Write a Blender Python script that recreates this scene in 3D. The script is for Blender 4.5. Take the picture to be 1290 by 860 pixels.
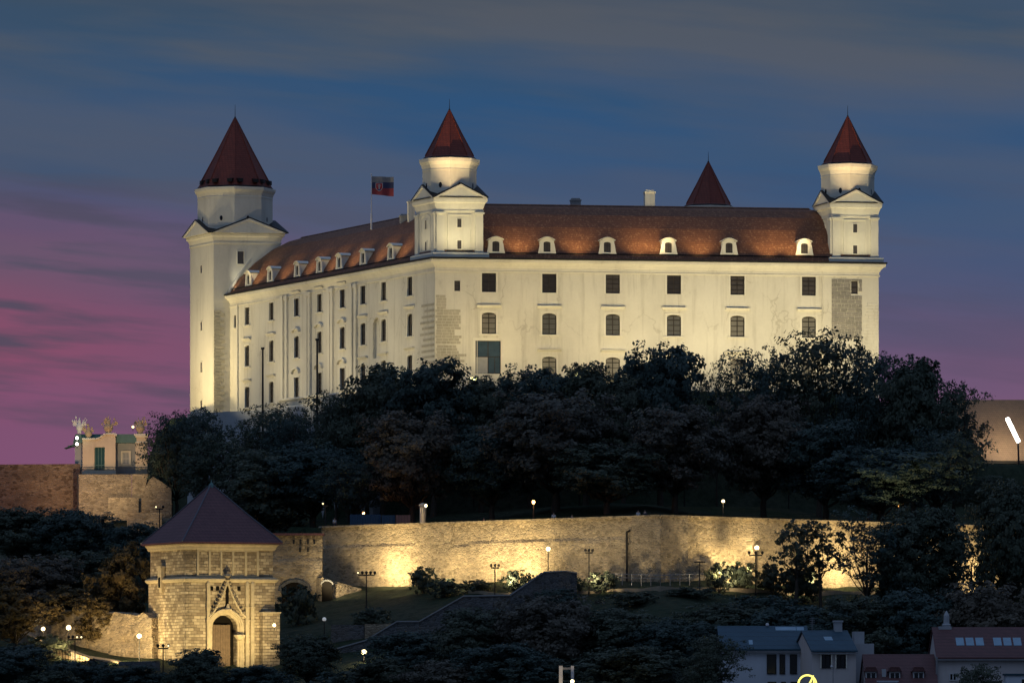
import bpy, bmesh, math, random
from mathutils import Vector, Matrix, noise
import numpy as np
R = math.radians
random.seed(7)
for o in list(bpy.data.objects): bpy.data.objects.remove(o)
SC = bpy.context.scene
COL = SC.collection

# ------------------------------------------------------------------ camera
F = 6926.0; CX = 645.0; HY = 870.0            # focal length and horizon in photo pixels
cam_d = bpy.data.cameras.new('camera'); cam = bpy.data.objects.new('camera', cam_d); COL.objects.link(cam)
cam.location = (0, 0, 0); cam.rotation_euler = (R(90), 0, 0)
cam_d.sensor_width = 36; cam_d.lens = F/1290*36
cam_d.shift_y = (HY-430)/1290; cam_d.clip_start = 1; cam_d.clip_end = 30000
SC.camera = cam
SC.view_settings.view_transform = 'Standard'; SC.view_settings.look = 'None'
SC.view_settings.exposure = 0; SC.view_settings.gamma = 1

# ------------------------------------------------------------------ world: dusk sky
W = bpy.data.worlds.new('World'); SC.world = W; W.use_nodes = True
nt = W.node_tree; nt.nodes.clear()
def N(t, **k):
    n = nt.nodes.new(t)
    for a, b in k.items(): setattr(n, a, b)
    return n
def Lk(a, b): nt.links.new(a, b)
def ramp(fac, stops, interp='LINEAR'):
    r = N('ShaderNodeValToRGB'); r.color_ramp.interpolation = interp
    e = r.color_ramp.elements
    while len(e) < len(stops): e.new(.5)
    for q, (p, c) in zip(e, stops):
        q.position = p; q.color = tuple(c)+(1,) if len(c) == 3 else c
    Lk(fac, r.inputs[0]); return r.outputs[0]
def M_(op, a, b=None, c=None, clamp=False):
    m = N('ShaderNodeMath', operation=op); m.use_clamp = clamp
    for i, v in enumerate((a, b, c)):
        if v is None: continue
        if isinstance(v, (int, float)): m.inputs[i].default_value = v
        else: Lk(v, m.inputs[i])
    return m.outputs[0]
def Mix(f, a, b, mode='MIX'):
    m = N('ShaderNodeMix', data_type='RGBA', blend_type=mode)
    for i, v in ((0, f), (6, a), (7, b)):
        if isinstance(v, (int, float)): m.inputs[i].default_value = v
        elif isinstance(v, tuple): m.inputs[i].default_value = v+(1,) if len(v) == 3 else v
        else: Lk(v, m.inputs[i])
    return m.outputs[2]
def s2l(r, g, b):
    return tuple(((c/255)/12.92 if c/255 < .04045 else ((c/255+.055)/1.055)**2.4) for c in (r, g, b))
tc = N('ShaderNodeTexCoord'); sep = N('ShaderNodeSeparateXYZ'); Lk(tc.outputs['Generated'], sep.inputs[0])
X_, Y_, Z_ = sep.outputs
el = M_('MULTIPLY', Z_, 1/0.135)            # 0 at the horizon, .93 at the top edge of the picture
# slow distortion so that bands are not straight
def cloudvec(sx, sz, off):
    c = N('ShaderNodeCombineXYZ'); Lk(M_('MULTIPLY_ADD', X_, sx, off), c.inputs[0]); Lk(M_('MULTIPLY', Y_, 2.0), c.inputs[1])
    Lk(M_('MULTIPLY_ADD', Z_, sz, M_('MULTIPLY', X_, sz*.09)), c.inputs[2]); return c.outputs[0]
def noise_n(vec, scale, det, rough=.5):
    n = N('ShaderNodeTexNoise'); n.inputs['Scale'].default_value = scale; n.inputs['Detail'].default_value = det
    n.inputs['Roughness'].default_value = rough; Lk(vec, n.inputs['Vector']); return n.outputs['Fac']
n1 = noise_n(cloudvec(9, 62, 3.3), 1.0, 4, .5)
n2 = noise_n(cloudvec(16, 150, 9.1), 1.0, 5, .55)
n4 = noise_n(cloudvec(11, 105, 1.7), 1.0, 5, .55)
n3 = noise_n(cloudvec(7, 48, 5.7), 1.0, 3)
el2 = M_('ADD', el, M_('MULTIPLY', M_('SUBTRACT', n1, .5), .22))
blue = ramp(el2, [(0, s2l(130,92,124)), (.32, s2l(128,88,120)), (.43, s2l(106,84,116)), (.52, s2l(82,84,116)), (.62, s2l(58,84,120)), (.76, s2l(42,80,120)), (.88, s2l(54,78,104)), (1, s2l(70,77,90))])
pink = ramp(el2, [(0, s2l(122,84,120)), (.33, s2l(124,78,112)), (.45, s2l(138,74,102)), (.56, s2l(124,78,104)), (.64, s2l(98,80,108)), (.70, s2l(58,78,108)), (.80, s2l(44,78,114)), (.90, s2l(54,76,100)), (1, s2l(72,78,90))])
lr = M_('MULTIPLY_ADD', X_, -9.5, -.02, clamp=True)
base = Mix(lr, blue, pink)
# dark streak clouds low down, grey veil clouds high up
streak = ramp(n2, [(.47, (0,0,0)), (.60, (1,1,1))])
lowm = ramp(el, [(.30, (0,0,0)), (.40, (1,1,1)), (.62, (1,1,1)), (.78, (0,0,0))])
sm = M_('MULTIPLY', M_('MULTIPLY', streak, lowm), M_('MULTIPLY_ADD', lr, .72, .22))
c1 = Mix(sm, base, s2l(72, 72, 92))
veil = ramp(M_('ADD', M_('MULTIPLY', n1, .55), M_('MULTIPLY', n4, .45)), [(.45, (0,0,0)), (.59, (1,1,1))])
him = ramp(el, [(.66, (0,0,0)), (.84, (1,1,1))])
c2 = Mix(M_('MULTIPLY', M_('MULTIPLY', veil, him), .66), c1, s2l(86, 90, 98))
veil3 = ramp(n3, [(.44, (0,0,0)), (.58, (1,1,1))])
mid = ramp(el, [(.50, (0,0,0)), (.64, (1,1,1)), (.8, (1,1,1)), (.9, (.3,.3,.3))])
c3 = Mix(M_('MULTIPLY', M_('MULTIPLY', veil3, mid), .42), c2, s2l(84, 90, 108))
# above the picture: the dusk dome darkening to deep blue
dome = ramp(M_('ABSOLUTE', Z_), [(0, (1,1,1)), (.14, (.8,.85,.95)), (1, (.22,.34,.55))])
topc = Mix(ramp(Z_, [(.135, (0,0,0)), (.30, (1,1,1))]), c3, ramp(Z_, [(.13, (.055,.085,.15)), (.55, (.10,.15,.26)), (1, (.15,.22,.38))]))
frontm = ramp(Y_, [(.55, (0,0,0)), (.95, (1,1,1))])
topc = Mix(frontm, ramp(Z_, [(0, (.05,.07,.115)), (.25, (.07,.10,.17)), (.6, (.11,.16,.27)), (1, (.15,.22,.38))]), topc)
nish = N('ShaderNodeTexSky', sky_type='NISHITA'); nish.sun_disc = False
nish.sun_elevation = R(0.5); nish.sun_rotation = R(-60); nish.altitude = 200
nadd = Mix(1.0, topc, Mix(1.0, nish.outputs[0], (.004,.004,.004), 'MULTIPLY'), 'ADD')
bgn = N('ShaderNodeBackground'); bgn.inputs[1].default_value = 1.0
SKY_GAIN = Mix(1.0, topc, (1,1,1), 'MULTIPLY')
Lk(nadd, bgn.inputs[0])
wo = N('ShaderNodeOutputWorld'); Lk(bgn.outputs[0], wo.inputs[0])

# added soft fill sun from upper left behind the viewer, models the tree crowns
sun_d = bpy.data.lights.new('fill_sun', 'SUN'); sun_d.energy = .16; sun_d.angle = R(45); sun_d.color = (.62, .78, 1.0)
sun = bpy.data.objects.new('fill_sun', sun_d); COL.objects.link(sun); sun.rotation_euler = (R(38), 0, R(-28))

# ------------------------------------------------------------------ helpers: pixels to the real place
def sc(Y): return Y/F
def at(px, py, Y): return Vector(((px-CX)*Y/F, Y, (HY-py)*Y/F))
def zat(py, Y): return (HY-py)*Y/F
def onplane(px, py, P, Q):
    """distance along the line P-Q and height of what the photo shows at px, py on that facade"""
    dx, dy = Q[0]-P[0], Q[1]-P[1]; l = math.hypot(dx, dy); dx /= l; dy /= l
    k = (px-CX)/F
    u = (k*P[1]-P[0])/(dx-k*dy)
    return u, (HY-py)*(P[1]+u*dy)/F

# ------------------------------------------------------------------ materials
MT = {}
def newmat(name):
    global nt
    m = bpy.data.materials.new(name); m.use_nodes = True; nt = m.node_tree; nt.nodes.clear()
    out = N('ShaderNodeOutputMaterial'); p = N('ShaderNodeBsdfPrincipled'); Lk(p.outputs[0], out.inputs[0])
    MT[name] = m
    return m, p, out
def ocoord():
    t = N('ShaderNodeTexCoord'); return t.outputs['Object']
def scaled(v, s):
    m = N('ShaderNodeMapping'); Lk(v, m.inputs[0]); m.inputs['Scale'].default_value = s; return m.outputs[0]
def wallvec(sx=1, sz=1):
    s = N('ShaderNodeSeparateXYZ'); Lk(ocoord(), s.inputs[0])
    c = N('ShaderNodeCombineXYZ'); Lk(M_('MULTIPLY', M_('ADD', s.outputs[0], s.outputs[1]), sx), c.inputs[0]); Lk(M_('MULTIPLY', s.outputs[2], sz), c.inputs[1])
    return c.outputs[0]
def bump(p, h, strength, dist):
    b = N('ShaderNodeBump'); b.inputs['Strength'].default_value = strength; b.inputs['Distance'].default_value = dist
    Lk(h, b.inputs['Height']); Lk(b.outputs[0], p.inputs['Normal'])
def simple(name, col, rough=.6, metal=0, var=.25, scale=1.5, spec=.4):
    m, p, o = newmat(name)
    n = noise_n(ocoord(), scale, 4)
    c = Mix(n, tuple(x*(1-var) for x in col), tuple(min(1, x*(1+var)) for x in col))
    Lk(c, p.inputs['Base Color']); p.inputs['Roughness'].default_value = rough; p.inputs['Metallic'].default_value = metal
    p.inputs['Specular IOR Level'].default_value = spec
    return m
def plaster(name, col, dirt=(.30,.27,.20), amount=.5):
    m, p, o = newmat(name)
    big = noise_n(scaled(ocoord(), (.16,.16,.10)), 1.0, 5, .6)
    strk = noise_n(scaled(ocoord(), (.9,.9,.07)), 1.0, 4, .6)
    fine = noise_n(ocoord(), 2.5, 5, .6)
    c = Mix(ramp(big, [(.40, (0,0,0)), (.75, (1,1,1))]), col, tuple(x*.80 for x in col))
    c = Mix(M_('MULTIPLY', ramp(strk, [(.52, (0,0,0)), (.74, (1,1,1))]), amount*.55), c, dirt)
    # thin damp cracks wandering down the plaster
    dv = N('ShaderNodeTexVoronoi', feature='DISTANCE_TO_EDGE'); dv.inputs['Scale'].default_value = 1
    mixv = N('ShaderNodeVectorMath', operation='ADD'); nn = N('ShaderNodeTexNoise'); nn.inputs['Scale'].default_value = .8; nn.inputs['Detail'].default_value = 4; Lk(ocoord(), nn.inputs[0])
    Lk(scaled(ocoord(), (.20,.20,.11)), mixv.inputs[0]); sv = N('ShaderNodeVectorMath', operation='SCALE'); sv.inputs['Scale'].default_value = .35; Lk(nn.outputs['Color'], sv.inputs[0]); Lk(sv.outputs[0], mixv.inputs[1])
    Lk(mixv.outputs[0], dv.inputs['Vector'])
    crack = ramp(dv.outputs['Distance'], [(0, (1,1,1)), (.02, (0,0,0))])
    c = Mix(M_('MULTIPLY', M_('MULTIPLY', crack, ramp(big, [(.48, (0,0,0)), (.60, (1,1,1))])), amount*.55), c, dirt)
    c = Mix(M_('MULTIPLY', fine, .18), c, dirt)
    Lk(c, p.inputs['Base Color']); p.inputs['Roughness'].default_value = .9; p.inputs['Specular IOR Level'].default_value = .15
    bump(p, M_('ADD', fine, M_('MULTIPLY', big, 3)), .35, .05)
    return m
def rubble(name, ca, cb, mortar, sx=1.2, sz=2.3, bs=.8, patch=(.16,.14,.11)):
    m, p, o = newmat(name)
    v = wallvec(sx, sz)
    nn = N('ShaderNodeTexNoise'); nn.inputs['Scale'].default_value = .9; nn.inputs['Detail'].default_value = 3; Lk(v, nn.inputs[0])
    sv = N('ShaderNodeVectorMath', operation='SCALE'); sv.inputs['Scale'].default_value = .5; Lk(nn.outputs['Color'], sv.inputs[0])
    av = N('ShaderNodeVectorMath', operation='ADD'); Lk(v, av.inputs[0]); Lk(sv.outputs[0], av.inputs[1])
    vo = N('ShaderNodeTexVoronoi', feature='F1'); vo.inputs['Scale'].default_value = 1; Lk(av.outputs[0], vo.inputs['Vector'])
    ve = N('ShaderNodeTexVoronoi', feature='DISTANCE_TO_EDGE'); ve.inputs['Scale'].default_value = 1; Lk(av.outputs[0], ve.inputs['Vector'])
    sp = N('ShaderNodeSeparateColor'); Lk(vo.outputs['Color'], sp.inputs[0])
    c = Mix(sp.outputs[0], ca, cb)
    c = Mix(M_('MULTIPLY', ramp(sp.outputs[1], [(.78, (0,0,0)), (.82, (1,1,1))]), .8), c, tuple(x*.42 for x in ca))
    big = noise_n(scaled(ocoord(), (.22,.22,.45)), 1.0, 5, .62)
    c = Mix(M_('MULTIPLY', ramp(big, [(.45, (0,0,0)), (.66, (1,1,1))]), .62), c, patch)
    c = Mix(ramp(ve.outputs['Distance'], [(.02, (1,1,1)), (.09, (0,0,0))]), c, mortar)
    Lk(c, p.inputs['Base Color']); p.inputs['Roughness'].default_value = .93; p.inputs['Specular IOR Level'].default_value = .1
    fine = noise_n(ocoord(), 6, 4)
    bump(p, M_('ADD', ramp(ve.outputs['Distance'], [(0, (0,0,0)), (.16, (1,1,1))]), M_('MULTIPLY', fine, .5)), bs, .12)
    return m
def ashlar(name, ca, cb, mortar, bw=.9, bh=.42, bs=.6, patch=None):
    m, p, o = newmat(name)
    v = wallvec(1, 1)
    nn = N('ShaderNodeTexNoise'); nn.inputs['Scale'].default_value = .7; nn.inputs['Detail'].default_value = 2; Lk(v, nn.inputs[0])
    sv = N('ShaderNodeVectorMath', operation='SCALE'); sv.inputs['Scale'].default_value = .22; Lk(nn.outputs['Color'], sv.inputs[0])
    av = N('ShaderNodeVectorMath', operation='ADD'); Lk(v, av.inputs[0]); Lk(sv.outputs[0], av.inputs[1])
    b = N('ShaderNodeTexBrick'); Lk(av.outputs[0], b.inputs['Vector']); b.inputs['Scale'].default_value = 1
    b.inputs['Brick Width'].default_value = bw; b.inputs['Row Height'].default_value = bh; b.inputs['Mortar Size'].default_value = .03
    b.inputs['Mortar Smooth'].default_value = .4
    b.inputs['Color1'].default_value = ca+(1,); b.inputs['Color2'].default_value = cb+(1,); b.inputs['Mortar'].default_value = mortar+(1,)
    big = noise_n(scaled(ocoord(), (.35,.35,.5)), 1.0, 5, .65)
    c = Mix(M_('MULTIPLY', ramp(big, [(.46, (0,0,0)), (.64, (1,1,1))]), .6), b.outputs['Color'], patch or tuple(x*.45 for x in ca))
    Lk(c, p.inputs['Base Color']); p.inputs['Roughness'].default_value = .93; p.inputs['Specular IOR Level'].default_value = .1
    fine = noise_n(ocoord(), 5, 5)
    bump(p, M_('ADD', M_('MULTIPLY', b.outputs['Fac'], -1), M_('MULTIPLY', fine, .8)), bs, .08)
    return m
def tiles(name, ca, cb, speck, bw=.30, bh=.34, sp_amt=.85):
    m, p, o = newmat(name)
    v = wallvec(1, 1)
    b = N('ShaderNodeTexBrick'); Lk(v, b.inputs['Vector']); b.inputs['Scale'].default_value = 1
    b.inputs['Brick Width'].default_value = bw; b.inputs['Row Height'].default_value = bh; b.inputs['Mortar Size'].default_value = .02
    b.inputs['Color1'].default_value = ca+(1,); b.inputs['Color2'].default_value = cb+(1,); b.inputs['Mortar'].default_value = tuple(x*.4 for x in ca)+(1,)
    vo = N('ShaderNodeTexVoronoi'); vo.inputs['Scale'].default_value = 4.6; Lk(ocoord(), vo.inputs['Vector'])
    sp = N('ShaderNodeSeparateColor'); Lk(vo.outputs['Color'], sp.inputs[0])
    c = Mix(M_('MULTIPLY', ramp(sp.outputs[0], [(.86, (0,0,0)), (.90, (1,1,1))]), sp_amt), b.outputs['Color'], speck)
    big = noise_n(scaled(ocoord(), (.25,.25,.25)), 1.0, 5, .6)
    c = Mix(M_('MULTIPLY', ramp(big, [(.40, (0,0,0)), (.75, (1,1,1))]), .28), c, tuple(x*.55 for x in ca))
    Lk(c, p.inputs['Base Color']); p.inputs['Roughness'].default_value = .62; p.inputs['Specular IOR Level'].default_value = .3
    bump(p, b.outputs['Fac'], -.5, .05)
    return m
def emit(name, col, strength):
    m, p, o = newmat(name)
    p.inputs['Base Color'].default_value = (.8,.8,.75,1); p.inputs['Emission Color'].default_value = col+(1,); p.inputs['Emission Strength'].default_value = strength
    return m
def leafmat(name, ca, cb, trans=.25):
    m, p, o = newmat(name)
    n = noise_n(ocoord(), .45, 3); g = N('ShaderNodeNewGeometry')
    oi = N('ShaderNodeObjectInfo')
    c = Mix(ramp(n, [(.35, (0,0,0)), (.65, (1,1,1))]), ca, cb)
    c = Mix(M_('MULTIPLY', g.outputs['Random Per Island'], .25), c, tuple(x*.5 for x in ca))
    c = Mix(M_('MULTIPLY', oi.outputs['Random'], .35), c, (ca[0]*1.3, ca[1]*.95, ca[2]*.8))
    Lk(c, p.inputs['Base Color']); p.inputs['Roughness'].default_value = .6; p.inputs['Specular IOR Level'].default_value = .25
    t = N('ShaderNodeBsdfTranslucent'); Lk(c, t.inputs[0]); ms = N('ShaderNodeMixShader'); ms.inputs[0].default_value = trans
    Lk(p.outputs[0], ms.inputs[1]); Lk(t.outputs[0], ms.inputs[2]); Lk(ms.outputs[0], o.inputs[0])
    return m
def groundmat():
    m, p, o = newmat('grass_ground')
    a = noise_n(ocoord(), .06, 6, .6); b = noise_n(ocoord(), .9, 6, .65)
    c = Mix(ramp(a, [(.40, (0,0,0)), (.60, (1,1,1))]), (.030,.046,.026), (.055,.062,.042))
    c = Mix(ramp(b, [(.45, (0,0,0)), (.7, (1,1,1))]), c, (.016,.026,.016))
    Lk(c, p.inputs['Base Color']); p.inputs['Roughness'].default_value = .95; p.inputs['Specular IOR Level'].default_value = .1
    bump(p, b, 1.0, .5); return m
groundmat()
plaster('castle_plaster', (.80,.77,.66), amount=.8)
plaster('trim_plaster', (.84,.81,.70), amount=.3)
plaster('tower_plaster', (.80,.77,.66), amount=.35)
plaster('grey_plaster', (.42,.45,.48), (.22,.24,.27), .6)
plaster('house_plaster', (.60,.66,.76), (.30,.32,.34), .3)
plaster('house_cream', (.60,.56,.56), (.30,.28,.26), .3)
plaster('pavilion_plaster', (.74,.62,.46), (.42,.34,.24), .5)
rubble('rampart_stone', (.44,.37,.26), (.29,.245,.18), (.34,.30,.23), 1.7, 3.3)
rubble('brick_rubble', (.24,.165,.115), (.31,.23,.165), (.26,.20,.15), 1.6, 3.4, patch=(.10,.07,.055))
rubble('grey_rubble', (.15,.16,.17), (.09,.10,.11), (.16,.17,.18), 1.8, 3.4)
ashlar('gate_stone', (.62,.53,.37), (.26,.21,.145), (.20,.17,.12), .80, .38, 1.0, (.16,.13,.09))
ashlar('quoin_stone', (.56,.52,.42), (.46,.43,.34), (.50,.47,.38), .8, .42, .5, (.36,.34,.27))
ashlar('patch_stone', (.32,.30,.27), (.26,.25,.22), (.60,.57,.48), 1.05, .62, .5, (.22,.21,.19))
simple('gate_carved', (.50,.43,.29), .9, var=.35, scale=2.2)
tiles('castle_tiles', (.25,.105,.050), (.18,.074,.038), (.46,.24,.12), sp_amt=.40)
tiles('cone_tiles', (.24,.055,.036), (.18,.044,.030), (.24,.06,.03), sp_amt=.15)
tiles('gate_tiles', (.16,.075,.08), (.13,.062,.07), (.18,.09,.09), .5, .4, .2)
tiles('slate', (.035,.085,.125), (.028,.07,.105), (.045,.10,.14), .5, .5, .2)
tiles('house_tiles', (.13,.055,.055), (.10,.045,.045), (.15,.07,.06), .35, .35, .2)
tiles('hall_tiles', (.20,.145,.105), (.16,.12,.09), (.26,.19,.13), sp_amt=.2); simple('dark_metal', (.03,.03,.032), .5, .6)
simple('copper_green', (.10,.20,.20), .6, .2)
simple('ridge_metal', (.12,.12,.14), .45, .6)
simple('pole_grey', (.24,.25,.27), .5, .4)
simple('pole_white', (.62,.62,.66), .5, 0)
simple('frame_brown', (.022,.016,.014), .6)
simple('frame_white', (.55,.56,.58), .6)
simple('shade_black', (.012,.011,.010), 1.0, spec=0); simple('door_wood', (.15,.105,.065), .7, var=.4, scale=3)  # the near-black one stands in for shade inside openings
simple('bark', (.055,.045,.035), .9, var=.4, scale=4)
simple('statue_stone', (.50,.38,.24), .9, var=.4, scale=3)
simple('statue_white', (.75,.74,.70), .9, var=.2)
simple('barrier_blue', (.012,.045,.10), .6)
simple('barrier_pink', (.12,.07,.08), .7)
simple('concrete', (.30,.31,.32), .9)
simple('path_gravel', (.30,.25,.18), .95, var=.35, scale=2)
simple('skin', (.45,.28,.20), .6); simple('hair_dark', (.03,.02,.015), .7)
simple('cloth_white', (.70,.70,.72), .85); simple('cloth_dark', (.04,.045,.07), .85); simple('cloth_red', (.32,.06,.06), .85)
def glass(name, col, rough=.12, spec=.6):
    m, p, o = newmat(name); n = noise_n(ocoord(), .9, 3)
    Lk(Mix(n, tuple(x*.5 for x in col), col), p.inputs['Base Color']); p.inputs['Roughness'].default_value = rough
    p.inputs['Specular IOR Level'].default_value = spec
    return m
glass('pane_dark', (.095,.085,.080)); glass('pane_grey', (.24,.23,.20), .3); glass('pane_mid', (.15,.15,.145), .2); glass('pane_low', (.05,.045,.045), .08); glass('pane_door', (.06,.10,.14)); glass('pane_skylight', (.18,.36,.50), .15, 1.0)
glass('pane_black', (.012,.015,.02)); glass('pane_teal', (.04,.12,.13))
leafmat('leaf_a', (.065,.090,.065), (.100,.125,.095)); leafmat('leaf_b', (.105,.105,.085), (.140,.135,.115)); leafmat('leaf_c', (.045,.080,.072), (.070,.110,.105))
leafmat('leaf_warm', (.10,.085,.04), (.14,.11,.055), .35)  # warm lamplight put into the leaf colour
WARM = (1.0, .74, .40); CREAM = (1.0, .86, .56)
emit('lamp_warm', (1.0,.74,.32), 3.0); emit('lamp_orange', (1.0,.42,.10), 2.4); emit('lamp_white', (.95,1.0,.85), 14)
emit('lamp_cream', (1.0,.80,.36), 2.8); emit('lamp_strip', (1.0,.95,.82), 14); emit('lamp_small', (1.0,.78,.40), 2.2); emit('neon_yellow', (1.0,.85,.12), 1.6)
emit('unlit_globe_glow', (.55,.58,.62), .35); emit('lit_band', (1.0,.85,.50), .9)  # first one puts a weak grey glow into an unlit globe
def flagmat():
    m, p, o = newmat('flag_cloth')
    s = N('ShaderNodeSeparateXYZ'); Lk(ocoord(), s.inputs[0])
    c = ramp(M_('MULTIPLY_ADD', s.outputs[2], 1/2.7, 0), [(0, (.30,.05,.06)), (.335, (.04,.05,.12)), (.665, (.26,.25,.25))], 'CONSTANT')
    Lk(c, p.inputs['Base Color']); p.inputs['Roughness'].default_value = .8
flagmat(); simple('emblem_red', (.45,.04,.05), .8); simple('emblem_white', (.6,.6,.6), .8); simple('emblem_blue', (.04,.06,.22), .8)

# ------------------------------------------------------------------ mesh builder
class MB:
    def __init__(s, T=None): s.v = []; s.f = []; s.T = T
    def add(s, vs, fs):
        n = len(s.v)
        s.v += [tuple(s.T(*p)) if s.T else tuple(p) for p in vs]; s.f += [tuple(i+n for i in f) for f in fs]; return s
    def box(s, x0, x1, y0, y1, z0, z1):
        return s.add([(x0,y0,z0),(x1,y0,z0),(x1,y1,z0),(x0,y1,z0),(x0,y0,z1),(x1,y0,z1),(x1,y1,z1),(x0,y1,z1)],
                     [(0,3,2,1),(4,5,6,7),(0,1,5,4),(1,2,6,5),(2,3,7,6),(3,0,4,7)])
    def prism(s, poly, y0, y1):                     # poly in x,z; extruded along y
        n = len(poly)
        return s.add([(x,y0,z) for x,z in poly]+[(x,y1,z) for x,z in poly],
                     [tuple(range(n))[::1], tuple(range(2*n-1, n-1, -1))]+[(i,i+n,(i+1)%n+n,(i+1)%n) for i in range(n)])
    def column(s, poly, z0, z1):                    # poly in x,y; extruded along z
        n = len(poly)
        return s.add([(x,y,z0) for x,y in poly]+[(x,y,z1) for x,y in poly],
                     [tuple(range(n-1,-1,-1)), tuple(range(n, 2*n))]+[(i,(i+1)%n,(i+1)%n+n,i+n) for i in range(n)])
    def lathe(s, prof, n=12, c=(0,0), ph=0, caps=True):
        vs = []
        for r, z in prof:
            for k in range(n):
                a = ph+2*math.pi*k/n; vs.append((c[0]+r*math.cos(a), c[1]+r*math.sin(a), z))
        fs = [(j*n+k, j*n+(k+1)%n, (j+1)*n+(k+1)%n, (j+1)*n+k) for j in range(len(prof)-1) for k in range(n)]
        if caps: fs += [tuple(range(n-1,-1,-1)), tuple(range((len(prof)-1)*n, len(prof)*n))]
        return s.add(vs, fs)
    def tube(s, pts, rad, n=6):
        pts = [Vector(p) for p in pts]; m = len(pts)
        rad = [rad]*m if isinstance(rad, (int, float)) else rad
        vs = []
        for i, p in enumerate(pts):
            d = (pts[min(i+1,m-1)]-pts[max(i-1,0)]).normalized()
            a = d.cross(Vector((0,0,1)) if abs(d.z) < .9 else Vector((1,0,0))).normalized(); b = d.cross(a)
            for k in range(n):
                t = 2*math.pi*k/n; vs.append(tuple(p+(a*math.cos(t)+b*math.sin(t))*rad[i]))
        fs = [(j*n+k, j*n+(k+1)%n, (j+1)*n+(k+1)%n, (j+1)*n+k) for j in range(m-1) for k in range(n)]
        fs += [tuple(range(n-1,-1,-1)), tuple(range((m-1)*n, m*n))]
        return s.add(vs, fs)
    def sphere(s, c, r, n=10, m=6, sz=1):
        prof = [(max(.001, r*math.sin(math.pi*i/m)), c[2]-r*sz*math.cos(math.pi*i/m)) for i in range(m+1)]
        return s.lathe(prof, n, (c[0], c[1]))
    def sweep(s, path, prof, closed=True):          # path counter-clockwise; prof = (outward, z)
        n = len(path); vs = []
        for i in range(n):
            p = Vector(path[i][:2])
            a = (p-Vector(path[i-1][:2])) if (closed or i > 0) else None
            b = (Vector(path[(i+1)%n][:2])-p) if (closed or i < n-1) else None
            if a is None: a = b
            if b is None: b = a
            a = a.normalized(); b = b.normalized()
            na = Vector((a.y,-a.x)); nb = Vector((b.y,-b.x)); m = (na+nb).normalized(); m = m/max(.3, m.dot(na))
            for o, z in prof: vs.append((p.x+m.x*o, p.y+m.y*o, z))
        k = len(prof); fs = []
        for i in range(n if closed else n-1):
            j = (i+1)%n
            for q in range(k-1): fs.append((i*k+q, j*k+q, j*k+q+1, i*k+q+1))
        if not closed: fs += [tuple(range(k-1,-1,-1)), tuple(range((n-1)*k, n*k))]
        return s.add(vs, fs)
    def build(s, name, mat, parent=None, loc=None, rz=None, smooth=False):
        me = bpy.data.meshes.new(name); me.from_pydata(s.v, [], s.f); me.validate()
        bm = bmesh.new(); bm.from_mesh(me); bmesh.ops.recalc_face_normals(bm, faces=bm.faces); bm.to_mesh(me); bm.free()
        if smooth:
            for p in me.polygons: p.use_smooth = True
        o = bpy.data.objects.new(name, me); COL.objects.link(o)
        if mat: me.materials.append(MT[mat] if isinstance(mat, str) else mat)
        if parent: o.parent = parent
        if loc is not None: o.location = loc
        if rz is not None: o.rotation_euler = (0,0,rz)
        return o
def tag(o, label, cat, group=None, kind=None):
    if label: o['label'] = label
    if cat: o['category'] = cat
    if group: o['group'] = group
    if kind: o['kind'] = kind
    return o
def thing(name, label, cat, loc=(0,0,0), rz=0, group=None, kind=None):
    o = bpy.data.objects.new(name, None); COL.objects.link(o); o.empty_display_size = .5
    o.location = loc; o.rotation_euler = (0,0,rz); return tag(o, label, cat, group, kind)
KIDS = {}
def dup(o, loc=None, rz=None, scale=None, label=None, group=None, parent=None, top=True):
    kids = [c for c in bpy.data.objects if c.parent == o]
    c = o.copy(); COL.objects.link(c)
    if not top: c.parent = parent
    if loc is not None: c.location = loc
    if rz is not None: c.rotation_euler = (0,0,rz)
    if scale is not None: c.scale = scale
    if label: c['label'] = label
    if group: c['group'] = group
    for k in kids: dup(k, parent=c, top=False)
    return c
def ang(P, Q): return math.atan2(Q[1]-P[1], Q[0]-P[0])
def lerp(a, b, t): return a+(b-a)*t
def sstep(a, b, x):
    t = min(1, max(0, (x-a)/(b-a))); return t*t*(3-2*t)

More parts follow.
